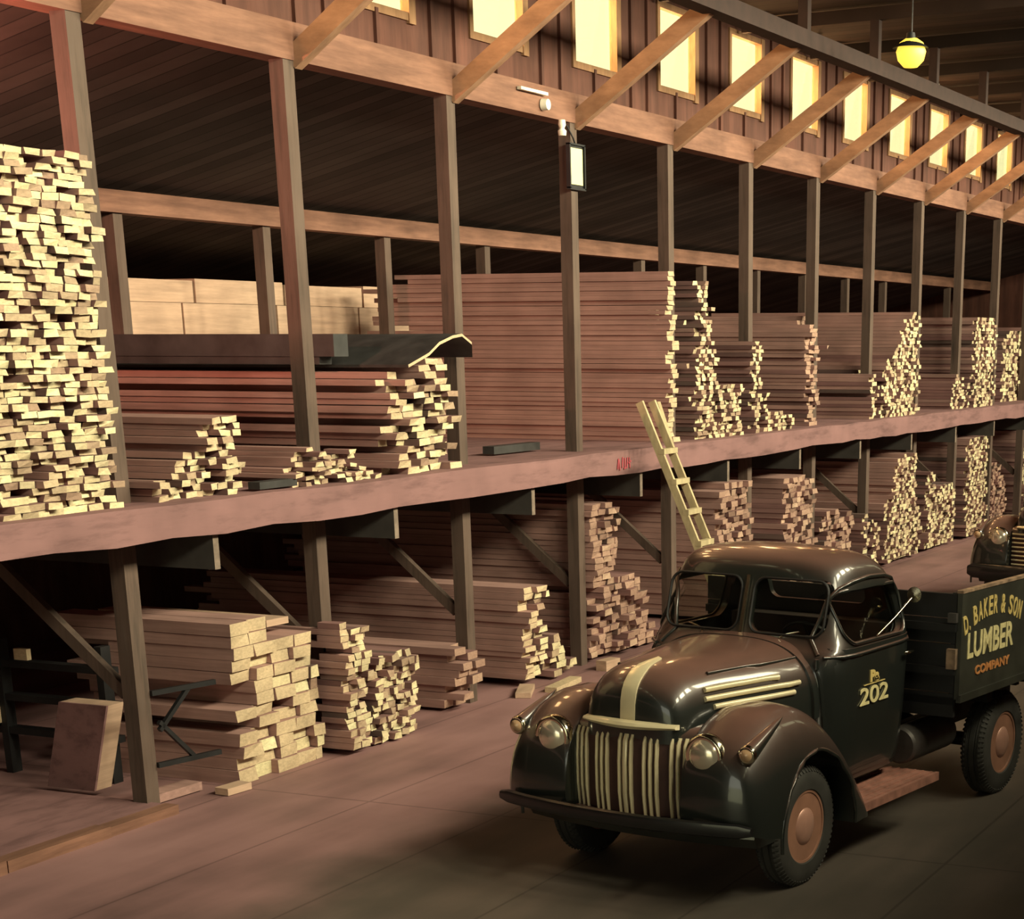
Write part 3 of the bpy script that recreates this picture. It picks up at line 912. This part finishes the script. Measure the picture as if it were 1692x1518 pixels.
def cab_par(z):
    return tuple(hermite(CZ, a, z) for a in (CXF, CXR, CHY, CN))


def cab_ring(z, off=0.0, n=72):
    xf, xr, hy, e = cab_par(z)
    xf, xr, hy = xf - off, xr + off, hy - off
    xc, a = (xf + xr) / 2, (xf - xr) / 2
    out = []
    for k in range(n):
        th = 2 * PI * k / n
        c, s = math.cos(th), math.sin(th)
        out.append((xc + a * math.copysign(abs(c) ** (2 / e), c), hy * math.copysign(abs(s) ** (2 / e), s), z))
    return out


def cab_y(x, z, off=0.0):
    xf, xr, hy, e = cab_par(z)
    xc, a = (xf + xr) / 2, (xf - xr) / 2
    q = min(.9999, abs((x - xc) / a))
    return hy * (1 - q ** e) ** (1 / e) + off


def rrect(cx, cy, hx, hy, r, n=6, sk=0.0):
    """rounded rectangle outline; sk slants it"""
    out = []
    for (sx, sy, a0) in ((1, 1, 0), (-1, 1, 90), (-1, -1, 180), (1, -1, 270)):
        for i in range(n + 1):
            a = math.radians(a0 + 90 * i / n)
            px_, py_ = sx * (hx - r) + r * math.cos(a), sy * (hy - r) + r * math.sin(a)
            out.append((cx + px_ + sk * py_, cy + py_))
    return out


SIDEWIN = rrect(-1.075, 1.478, .375, .155, .09, 7, .0)
WSW = [rrect(s * .305, 1.532, .262, .163, .075, 6, 0) for s in (-1, 1)]


def hood_ring(x, n=44):
    w = hermite([-.64, -.3, 0, .25, .42, .54, .61, .645, .66], [.60, .56, .49, .425, .39, .36, .32, .26, .16], x)
    zt = hermite([-.64, -.3, 0, .25, .40, .50, .58, .63, .655, .66], [1.365, 1.355, 1.34, 1.33, 1.318, 1.30, 1.255, 1.20, 1.12, 1.06], x)
    zb = .90
    e = 2.9
    out = []
    for k in range(n):
        th = PI * k / (n - 1)
        c, s = math.cos(th), math.sin(th)
        out.append((x, w * math.copysign(abs(c) ** (2 / e), c), zb + (zt - zb) * abs(s) ** (2 / e)))
    return out


def fender_sections(sgn):
    X = [-.70, -.64, -.56, -.47, -.38, -.27, -.14, 0, .15, .30, .45, .57, .66, .71, .735, .742]
    ZT = [.36, .46, .60, .735, .84, .935, 1.02, 1.07, 1.10, 1.10, 1.065, 1.00, .92, .83, .73, .64]
    YO = [.86, .885, .90, .915, .925, .93, .935, .94, .942, .942, .935, .915, .88, .83, .77, .70]
    ZB = [.29, .29, .30, .30, .31, .33, .34, .35, .36, .38, .40, .42, .44, .46, .49, .53]
    rings = []
    for x in np.linspace(-.70, .742, 46):
        zt, yo, zb = hermite(X, ZT, x), hermite(X, YO, x), hermite(X, ZB, x)
        yc = .60
        y0 = .40
        zi = zt - .05 if x < .3 else zt - .05
        ring = []
        for k in range(15):
            th = PI / 2 * k / 14
            e = 2.5
            ring.append((x, sgn * (yc + (yo - yc) * math.cos(th) ** (2 / e)), zb + (zt - zb) * math.sin(th) ** (2 / e)))
        for k in range(1, 7):
            th = PI / 2 + PI / 2 * k / 6
            ring.append((x, sgn * (yc + (yc - y0) * math.cos(th)), zt - (zt - zi) * (1 - math.sin(th) ** 1.0)))
        ring.append((x, sgn * y0, zb))
        rings.append(ring)
    return rings


def text_mesh(s, size, depth=.004, bold=.0, squash=1.0):
    cu = bpy.data.curves.new('t', 'FONT')
    cu.body = s
    cu.size = size
    cu.extrude = depth
    cu.offset = bold
    cu.align_x = 'CENTER'
    ob = bpy.data.objects.new('t', cu)
    COL.objects.link(ob)
    bpy.context.view_layer.update()
    dg = bpy.context.evaluated_depsgraph_get()
    me = bpy.data.meshes.new_from_object(ob.evaluated_get(dg))
    vs = [(v.co.x * squash, v.co.y, v.co.z) for v in me.vertices]
    fs_ = [tuple(p.vertices) for p in me.polygons]
    bpy.data.objects.remove(ob)
    return vs, fs_


def lettering(name, parts, mat, parent, y):
    """parts: (text, x centre, z baseline, size, rotation, squash, bold); letters read from the truck's left side"""
    mb = MB()
    for s, x, z, size, rot, sq, bold in parts:
        vs, fs_ = text_mesh(s, size, .003, bold, abs(sq))
        if sq < 0:        # a wanted width
            x0_, x1_ = min(v[0] for v in vs), max(v[0] for v in vs)
            k_ = -sq / (x1_ - x0_)
            vs = [((v[0] - (x0_ + x1_) / 2) * k_, v[1], v[2]) for v in vs]
        c, sn = math.cos(rot), math.sin(rot)
        out = []
        for a, b2, d in vs:
            a2, b3 = a * c - b2 * sn, a * sn + b2 * c
            out.append((x - a2, y + d, z + b3))     # seen from +y, right is -x
        mb.add(out, fs_)
    return mb.build(name, mat, parent, fix=True)


def wheel(parent, x, y, sgn, r=.355, width=.17, name='wheel'):
    """wheel centred at (x, y, r); sgn is the side the outer face looks to"""
    w = empty(name, (x, y, r))
    w.parent = parent
    h = width / 2
    prof = [(.205, -h * .75), (.225, -h * .95), (.28, -h), (.325, -h * .92), (r - .006, -h * .72), (r, -h * .45), (r - .004, -h * .40), (r, -h * .34), (r, -.03), (r - .010, -.024), (r, -.018),
            (r, .018), (r - .010, .024), (r, .03), (r, h * .34), (r - .004, h * .40), (r, h * .45), (r - .006, h * .72), (.325, h * .92), (.28, h), (.225, h * .95), (.205, h * .75)]
    tb = MB().lathe(prof, (0, 0, 0), 'Y', 64)
    for k in range(64):                       # shoulder lugs
        a = 2 * PI * k / 64
        for s in (-1, 1):
            c, sn = math.cos(a), math.sin(a)
            p0 = Vector((c * (r - .028), s * h * .90, sn * (r - .028)))
            p1 = Vector((c * (r + .002), s * h * .55, sn * (r + .002)))
            tb.bar(p0, p1, .016, .012, up=(c, 0, sn))
    tb.build('tire', M['rubber'], w, smooth=35)
    s = sgn
    rim = MB().lathe([(.212, s * h * .80), (.220, s * h * .88), (.205, s * h * .86), (.197, s * h * .40), (.175, -s * h * .15), (.150, -s * h * .05), (.135, s * h * .40), (.115, s * h * .46), (.0, s * h * .46)], (0, 0, 0), 'Y', 48)
    rim.lathe([(.212, -s * h * .8), (.19, -s * h * .4), (.0, -s * h * .4)], (0, 0, 0), 'Y', 32)
    rm = rim.build('rim', M['rim'], w, smooth=35)
    MB().lathe([(.118, s * h * .45), (.122, s * h * .58), (.112, s * h * .80), (.08, s * h * 1.0), (.035, s * h * 1.08), (0, s * h * 1.10)], (0, 0, 0), 'Y', 40).build('hubcap', M['hubcap'], w, smooth=40)
    return w


def build_truck(root, full=True):
    P = M['paint']
    # cab shell
    zs = list(np.linspace(.46, 1.25, 7)) + list(np.linspace(1.29, 1.75, 14)) + [1.775, 1.80, 1.82, 1.835, 1.848, 1.858, 1.864, 1.867]
    cab = MB().loft([cab_ring(z) for z in zs]).build('cab', P, root, smooth=38)
    root_m = root.matrix_world.copy()
    inner = MB().loft([cab_ring(z, .045) for z in list(np.linspace(.52, 1.25, 5)) + list(np.linspace(1.3, 1.75, 9)) + [1.79, 1.815]]).build('c', P, root)
    cs = [inner]
    for w_ in WSW:
        m_ = MB()
        m_.loft([[(-.25, a, b2) for a, b2 in w_], [(-1.0, a, b2) for a, b2 in w_]])
        cs.append(m_.build('c', P, root))
    m_ = MB().loft([[(a, -1, b2) for a, b2 in SIDEWIN], [(a, 1, b2) for a, b2 in SIDEWIN]])
    cs.append(m_.build('c', P, root))
    rw = rrect(0, 1.55, .36, .10, .06)
    cs.append(MB().loft([[(-1.3, a, b2) for a, b2 in rw], [(-2.0, a, b2) for a, b2 in rw]]).build('c', P, root))
    cut(cab, cs)
    # windshield glass and frame
    for i, w_ in enumerate(WSW):
        xw = lambda z: cab_par(z)[0] - .026
        big = [((a - .305 * (1 if i else -1)) * 1.02 + .305 * (1 if i else -1), (b2 - 1.532) * 1.03 + 1.532) for a, b2 in w_]
        MB().loft([[(xw(b2) + .0, a, b2) for a, b2 in big], [(xw(b2) - .006, a, b2) for a, b2 in big]]).build('windshield_pane', M['glass'], root, smooth=30)
        pts = [(cab_par(b2)[0] + .002, a, b2) for a, b2 in w_]
        MB().tube(pts + [pts[0]], .009, 6).build('windshield_seal', M['box_dark'], root, smooth=60)
    MB().bar((cab_par(1.36)[0] + .012, 0, 1.36), (cab_par(1.705)[0] + .012, 0, 1.705), .022, .014, up=(1, 0, 0)).build('windshield_divider', M['chrome'], root)
    # side glass
    for s in (-1, 1):
        big = [((a + 1.085) * 1.03 - 1.085, (b2 - 1.478) * 1.03 + 1.478) for a, b2 in SIDEWIN]
        MB().loft([[(a, s * (cab_y(a, b2) - .030), b2) for a, b2 in big], [(a, s * (cab_y(a, b2) - .036), b2) for a, b2 in big]]).build('side_window_pane', M['glass'], root, smooth=30)
        # door skin: lower panel plus a frame round the window
        dm = MB()
        xs_ = np.linspace(-1.545, -.525, 14); zs_ = np.linspace(.50, 1.30, 10)
        def P3(x, z, o): return (x, s * (cab_y(x, z) + o), z)
        r1 = [[P3(x, z, .010) for x in xs_] for z in zs_]
        loop = [(x, .50) for x in xs_] + [(-.525, z) for z in zs_[1:-1]] + [(x, 1.30) for x in xs_[::-1]] + [(-1.545, z) for z in zs_[::-1][1:-1]]
        nX = len(xs_)
        base = len(dm.v)
        vs = [p for r in r1 for p in r]
        fs_ = [(i * nX + j, i * nX + j + 1, (i + 1) * nX + j + 1, (i + 1) * nX + j) for i in range(len(zs_) - 1) for j in range(nX - 1)]
        dm.add(vs, fs_)
        lv = [P3(x, z, .010) for x, z in loop] + [P3(x, z, -.004) for x, z in loop]
        n_ = len(loop)
        dm.add(lv, [(i, (i + 1) % n_, n_ + (i + 1) % n_, n_ + i) for i in range(n_)])
        dm.build('door', P, root, smooth=35)
        # window surround, drip rail and belt moulding
        pts = [P3(x, z, .008) for x, z in SIDEWIN]
        MB().tube(pts + [pts[0]], .011, 6).build('window_surround', P, root, smooth=60)
        dr = [(-.545, 1.27), (-.60, 1.36), (-.655, 1.48), (-.70, 1.58), (-.76, 1.645), (-.86, 1.683), (-1.05, 1.70), (-1.25, 1.69), (-1.40, 1.655), (-1.50, 1.58), (-1.55, 1.48)]
        MB().tube([P3(x, z, .012) for x, z in dr], .013, 8).build('drip_rail', P, root, smooth=60)
        MB().tube([P3(x, 1.262 - .01 * (x + 1), .010) for x in np.linspace(-1.57, -.55, 12)], .012, 8).build('belt_moulding', P, root, smooth=60)
        MB().tube([P3(-1.38, 1.19, .03), P3(-1.40, 1.19, .045), P3(-1.50, 1.185, .045), ], .012, 8).build('door_handle', M['chrome'], root, smooth=60)
        for z in (1.22, .62):
            MB().lathe([(0, -.03), (.014, -.03), (.014, .03), (0, .03)], (-.525, s * (cab_y(-.53, z) + .012), z), 'Z', 10).build('door_hinge', P, root, smooth=40)
    # hood
    xs_ = list(np.linspace(-.64, .40, 16)) + list(np.linspace(.44, .60, 9)) + [.62, .635, .645, .653, .66]
    hood = MB().loft([hood_ring(x) for x in xs_]).build('hood', P, root, smooth=50)
    # hood side strips
    for s in (-1, 1):
        for i, (z, xa_, xb_) in enumerate(((1.185, .40, -.20), (1.135, .42, -.36), (1.085, .36, -.30))):
            pts = []
            for x in np.linspace(xa_, xb_, 9):
                rg = hood_ring(x)
                q = min(rg[:22] if s > 0 else rg[22:], key=lambda p: abs(p[2] - z))
                pts.append((x, q[1] + s * .005, z))
            MB().tube(pts, .017, 8).build('side_trim_strip', M['grille'], root, smooth=60)
        # hood shoulder moulding running back to the cowl
        pts = []
        for x in np.linspace(.30, -.62, 12):
            rg = hood_ring(x)
            q = min(rg[:22] if s > 0 else rg[22:], key=lambda p: abs(p[2] - 1.262))
            pts.append((x, q[1] + s * .003, 1.262))
        MB().tube(pts, .011, 8).build('hood_moulding', P, root, smooth=60)
    # cowl between hood and cab
    MB().loft([[(x, y * (1 if True else 1), z) for (_, y, z) in hood_ring(-.64)] for x in (-.46, -.70)][::-1]).build('cowl', P, root, smooth=50)
    # centre chrome strip down the nose
    cst = MB()
    rings = []
    for i, x in enumerate([.33, .40, .47, .53, .58, .615, .64, .655, .662, .668]):
        zt = hood_ring(min(x, .66))[22][2] if x < .66 else 1.03
        w = .020 + .030 * min(1, i / 3.0)
        if x > .66: zt = 1.0
        rings.append([(x + .004, -w, zt - .01), (x + .008, -w, zt + .008), (x + .012, 0, zt + .016), (x + .008, w, zt + .008), (x + .004, w, zt - .01)])
    cst.loft(rings)
    cst.build('nose_strip', M['grille'], root, smooth=50)
    # horizontal chrome bar in a flat V
    hb = MB()
    rings = []
    for y in np.linspace(-.32, .32, 17):
        q = abs(y) / .32
        x = .715 - .075 * q ** 1.8
        hh = .026 * (1 - .45 * q ** 2)
        zc = 1.0 + .0 * q
        rings.append([(x - .03, y, zc - hh), (x + .012, y, zc - hh * .7), (x + .022, y, zc), (x + .012, y, zc + hh * .7), (x - .03, y, zc + hh)])
    hb.loft(rings).build('nose_bar', M['grille'], root, smooth=50)
    # front panel (grille shell)
    def gx(y): return .665 - .085 * (abs(y) / .45) ** 2
    rings = []
    for y in np.linspace(-.50, .50, 25):
        g = gx(y)
        prof = [(.30, .42), (g - .03, .42), (g - .005, .46), (g + .005, .60), (g + .004, .78), (g - .002, .90), (g - .02, .955), (g - .06, .985), (g - .14, 1.0), (.30, 1.01)]
        rings.append([(a, y, b2) for a, b2 in prof])
    MB().loft(rings).build('front_panel', P, root, smooth=40)
    # bottom valance
    rings = []
    for y in np.linspace(-.80, .80, 21):
        g = .66 - .10 * (abs(y) / .8) ** 2
        rings.append([(a, y, b2) for a, b2 in ((g - .25, .34), (g - .02, .34), (g + .02, .40), (g + .01, .47), (g - .25, .47))])
    MB().loft(rings).build('valance', P, root, smooth=40)
    rings = []
    for y in np.linspace(-.395, .395, 21):
        g = gx(y)
        rings.append([(a + .003, y, b2) for a, b2 in ((g - .03, .475), (g + .000, .475), (g + .006, .60), (g + .005, .78), (g + .0, .90), (g - .01, .925), (g - .04, .925))])
    MB().loft(rings).build('grille_back', M['grille_back'], root, smooth=40)
    for c in (-.350, -.183, -.010, .157, .325):
        for d in (-.040, 0, .040):
            y = c + d
            wv = .009 if not (c == -.010 and d == 0) else .014
            g = gx(y)
            pr_ = [(.462, g + .002), (.60, g + .020), (.78, g + .020), (.90, g + .010), (.938, g - .012)] if full else [(.462, g), (.938, g)]
            MB().loft([[(x - .01, y - wv, z), (x + .008, y - wv, z), (x + .014, y, z), (x + .008, y + wv, z), (x - .01, y + wv, z)] for z, x in pr_]).build('grille_bar', M['grille'], root, smooth=50) if full else None
    if not full:
        for z in np.arange(.52, .93, .05):
            MB().tube([(gx(y) + .012, y, z) for y in np.linspace(-.38, .38, 11)], .011, 6).build('grille_bar', M['grille'], root, smooth=50)
    # fenders
    for s in (-1, 1):
        fo = MB().loft(fender_sections(s)).build('fender', P, root, smooth=45)
        well = MB().lathe([(.455, s * .55), (.455, s * 1.2)], (.03, 0, .375), 'Y', 56).build('c', P, root)
        well2 = MB().box(-.405, .465, min(s * .55, s * 1.2), max(s * .55, s * 1.2), .1, .375).build('c', P, root)
        cut(fo, [well, well2])
        arc = []
        for k in range(26):
            a = math.radians(-8 + 196 * k / 25)
            x_, z_ = .03 + .452 * math.cos(a), .375 + .452 * math.sin(a)
            # outer surface of the fender at this place
            secs = fender_sections(s)
            i0 = min(range(len(secs)), key=lambda i: abs(secs[i][0][0] - x_))
            q = min(secs[i0][:15], key=lambda p: abs(p[2] - z_))
            arc.append((x_, q[1] - s * .004, z_))
        MB().tube(arc, .012, 6).build('fender_lip', P, root, smooth=60)
        # headlight
        hx_, hy_, hz_ = .655, s * .53, .868
        hl = empty('headlight', (hx_, hy_, hz_)); hl.parent = root
        MB().lathe([(.05, -.14), (.125, -.03), (.130, .02), (.122, .035), (.105, .04), (0, .0)], (0, 0, 0), 'X', 36).build('headlight_ring', M['chrome'], hl, smooth=50)
        MB().lathe([(.104, .022), (.095, .042), (.07, .058), (.035, .067), (0, .07)], (0, 0, 0), 'X', 36).build('lens', M['lens'], hl, smooth=60)
        # parking lamp in its teardrop pod
        px_, py_, pz_ = .655, s * .80, .905
        pk = empty('parking_lamp', (px_, py_, pz_)); pk.parent = root
        MB().lathe([(.0, -.42), (.018, -.34), (.032, -.22), (.044, -.10), (.052, -.02), (.050, .01), (0, .012)], (0, 0, 0), 'X', 24).add([], []).build('pod', P, pk, smooth=60)
        pk.children[0].rotation_euler = (0, math.radians(22), 0)
        MB().lathe([(.052, -.01), (.056, .005), (.050, .018), (.040, .02), (0, .018)], (0, 0, 0), 'X', 24).build('bezel', M['chrome'], pk, smooth=60)
        MB().lathe([(.042, .012), (.032, .030), (0, .038)], (0, 0, 0), 'X', 24).build('amber_lens', M['amber'], pk, smooth=60)
        # running board
        rb = MB()
        ya, yb = sorted((s * .50, s * .875))
        rb.box(-1.66, -.60, ya, yb, .345, .375)
        rb.box(-1.66, -.60, *sorted((s * .86, s * .885)), .325, .38)
        rb.build('running_board', M['running_board'], root)
        for yy in np.linspace(.54, .84, 6):
            MB().box(-1.64, -.62, s * yy - .008, s * yy + .008, .375, .382).build('tread_rib', M['running_board'], root)
    # bumper
    rings = []
    bh = .042 if full else .085
    for y in np.linspace(-.88, .88, 25):
        q = abs(y) / .88
        x = .88 - .13 * q ** 2.2
        e = 1 if q < .97 else .6
        rings.append([(x - .012, y, .49 - bh * e), (x + .008, y, .49 - bh * .8 * e), (x + .014, y, .49), (x + .008, y, .49 + bh * .8 * e), (x - .012, y, .49 + bh * e), (x - .022, y, .49)])
    MB().loft(rings).build('bumper', M['bumper'], root, smooth=50)
    for y in (-.42, .42):
        MB().bar((.55, y, .46), (.85, y, .48), .04, .06).build('bumper_iron', M['iron'], root)
    # cowl wipers
    for s in (-1, 1):
        MB().tube([(-.575, s * .28, 1.352), (-.60, s * .30, 1.37), (-.612, s * .40, 1.395)], .006, 6).build('wiper', M['chrome'], root, smooth=60)
    # chassis
    for s in (-1, 1):
        MB().box(-3.95, .55, s * .36 - .03, s * .36 + .03, .44, .58).build('frame_rail', M['iron'], root)
    MB().tube([(0, -.68, .33), (0, .68, .33)], .04, 10).build('front_axle', M['iron'], root, smooth=60)
    MB().tube([(-2.83, -.70, .36), (-2.83, .70, .36)], .05, 10).lathe([(0, -.16), (.12, -.12), (.16, 0), (.12, .12), (0, .16)], (-2.83, 0, .36), 'X', 18).build('rear_axle', M['iron'], root, smooth=60)
    MB().box(-.45, .5, -.30, .30, .45, .95).build('engine', M['iron'], root)
    MB().lathe([(0, -.33), (.11, -.33), (.125, -.31), (.125, .31), (.11, .33), (0, .33)], (-1.95, .60, .53), 'X', 28).build('fuel_tank', M['tank'], root, smooth=35)
    # interior
    MB().box(-1.50, -1.00, -.58, .58, .80, 1.0).box(-1.58, -1.42, -.58, .58, .95, 1.36).build('bench_seat', M['seat'], root)
    MB().box(-.72, -.60, -.62, .62, 1.16, 1.31).build('dashboard', M['seat'], root)
    sw = MB()
    cen = Vector((-.93, .32, 1.27)); ax = Vector((-.75, 0, .66)).normalized(); u1 = Vector((0, 1, 0)); u2 = ax.cross(u1)
    sw.tube([cen + (u1 * math.cos(2 * PI * k / 28) + u2 * math.sin(2 * PI * k / 28)) * .20 for k in range(29)], .012, 6)
    for k in range(3):
        a = 2 * PI * k / 3 + .5
        sw.tube([cen, cen + (u1 * math.cos(a) + u2 * math.sin(a)) * .2], .008, 6)
    sw.tube([cen, cen - ax * .5], .018, 8)
    sw.build('steering_wheel', M['iron'], root, smooth=60)
    # wheels
    wheel(root, 0, .735, 1); wheel(root, 0, -.735, -1)
    wheel(root, -2.83, .745, 1, .365, .19); wheel(root, -2.83, -.745, -1, .365, .19)


TRK = empty('delivery_truck', (10.167, 4.474, 0), math.radians(171.0))
tag(TRK, 'dark rounded 1940s lumber truck numbered 202 parked in the aisle', 'truck')
bpy.context.view_layer.update()
build_truck(TRK, True)

# mirror
mr = empty('side_mirror', (-1.03, cab_y(-1.03, 1.34) + .02, 1.345)); mr.parent = TRK
MB().tube([(0, 0, 0), (-.20, .02, .09), (-.40, .03, .185)], .008, 8).build('mirror_arm', M['chrome'], mr, smooth=60)
MB().lathe([(0, -.02), (.045, -.018), (.05, 0), (0, .004)], (-.43, .035, .205), 'X', 20).build('mirror_head', M['chrome'], mr, smooth=40)

# cargo box
BX0, BX1, BY, BZ0, BZ1 = -1.70, -4.05, .985, .86, 1.545
cb = TRK
for s in (1,):
    sd = MB().box(BX1, BX0, *sorted((s * BY, s * (BY - .035))), BZ0, BZ1)
    so = sd.build('box_side', M['box_paint'], cb)
    MB().box(BX1, BX0, *sorted((s * (BY + .004), s * (BY - .040))), BZ1, BZ1 + .018).build('worn_top_rail', M['worn_edge'], cb)
    MB().box(BX1, BX0, *sorted((s * (BY + .012), s * (BY - .02))), BZ0 - .02, BZ0 + .03).build('bottom_rail', M['box_paint'], cb)
    for xx in (BX0 - .04, -2.75, BX1 + .04):
        MB().box(xx - .03, xx + .03, *sorted((s * (BY - .035), s * (BY - .075))), BZ0 - .06, BZ1).build('stake', M['box_dark'], cb)
    # rear mud guard
fp = MB()
for i in range(5):
    z = BZ0 - .12 + i * (BZ1 - BZ0 + .12) / 5
    fp.box(BX0 - .035, BX0, -BY + .04, BY - .04, z, z + (BZ1 - BZ0 + .12) / 5 - .006)
fp.build('box_front_panel', M['box_dark'], cb)
for z in (1.02, 1.30):
    MB().box(BX0, BX0 + .03, -BY + .04, BY - .03, z, z + .05).build('front_rail', M['box_dark'], cb)
MB().box(BX0, BX0 + .035, .90, .965, 1.06, 1.19).build('pale_patch', M['worn_edge'], cb)
MB().box(BX0, BX0 + .035, .90, .96, 1.36, 1.42).build('metal_plate', M['tank'], cb)
MB().box(BX1, BX0, -BY + .04, BY - .04, BZ0 - .04, BZ0 + .01).build('box_floor', M['box_dark'], cb)
for xx in (-1.9, -2.4, -3.3):
    MB().box(xx - .04, xx + .04, -.9, .9, BZ0 - .13, BZ0 - .04).build('cross_beam', M['box_dark'], cb)
MB().tube([(-3.0, .93, .78), (-3.05, .97, .70), (-3.15, .98, .66), (-3.25, .97, .70), (-3.28, .93, .80)], .012, 8).build('iron_loop', M['iron'], cb, smooth=60)

# lettering on the box side and on the door
YL = BY + .002
arch = "D. BAKER & SON"
parts = []
xc_, zc_, R_ = -2.195, .245, 1.12
wid = {'.': .30, ' ': .38, '&': .95}
tot = sum(wid.get(c, .8) for c in arch)
span = .90 / R_ + .03
ang = -.5 * span
for c in arch:
    w_ = wid.get(c, .8) / tot * span
    a = ang + w_ / 2
    ang += w_
    if c != ' ':
        parts.append((c, xc_ - R_ * math.sin(a), zc_ + R_ * math.cos(a), .172, -a * .8, -.062 if c not in '.&' else (-.016 if c == '.' else -.07), .004))
for i0, i1 in ((0, 2), (2, 7), (7, 8), (8, 11)):
    lettering('lettering', parts[i0:i1], M['yellow_paint'], cb, YL)
lettering('lumber_lettering', [('LUMBER', -2.17, 1.118, .228, 0, -.74, .006)], M['cream_paint'], cb, YL)
lettering('company_lettering', [('COMPANY', -2.215, .993, .078, 0, -.56, .003)], M['orange_paint'], cb, YL)
DYL = .727
lettering('number_lettering', [('202', -1.0, .935, .150, 0, -.38, .002)], M['cream_paint'], cb, DYL)
lettering('state_lettering', [('Pa', -1.0, 1.07, .095, 0, -.12, .005), ('__', -1.0, 1.065, .09, 0, -.28, .0)], M['yellow_paint'], cb, DYL)

# second vehicle further down the aisle
T2 = empty('parked_truck', (22.57, 5.08, 0), math.radians(175))
tag(T2, 'second dark truck far down the aisle, only its front corner showing at the right edge', 'truck')
bpy.context.view_layer.update()
build_truck(T2, False)
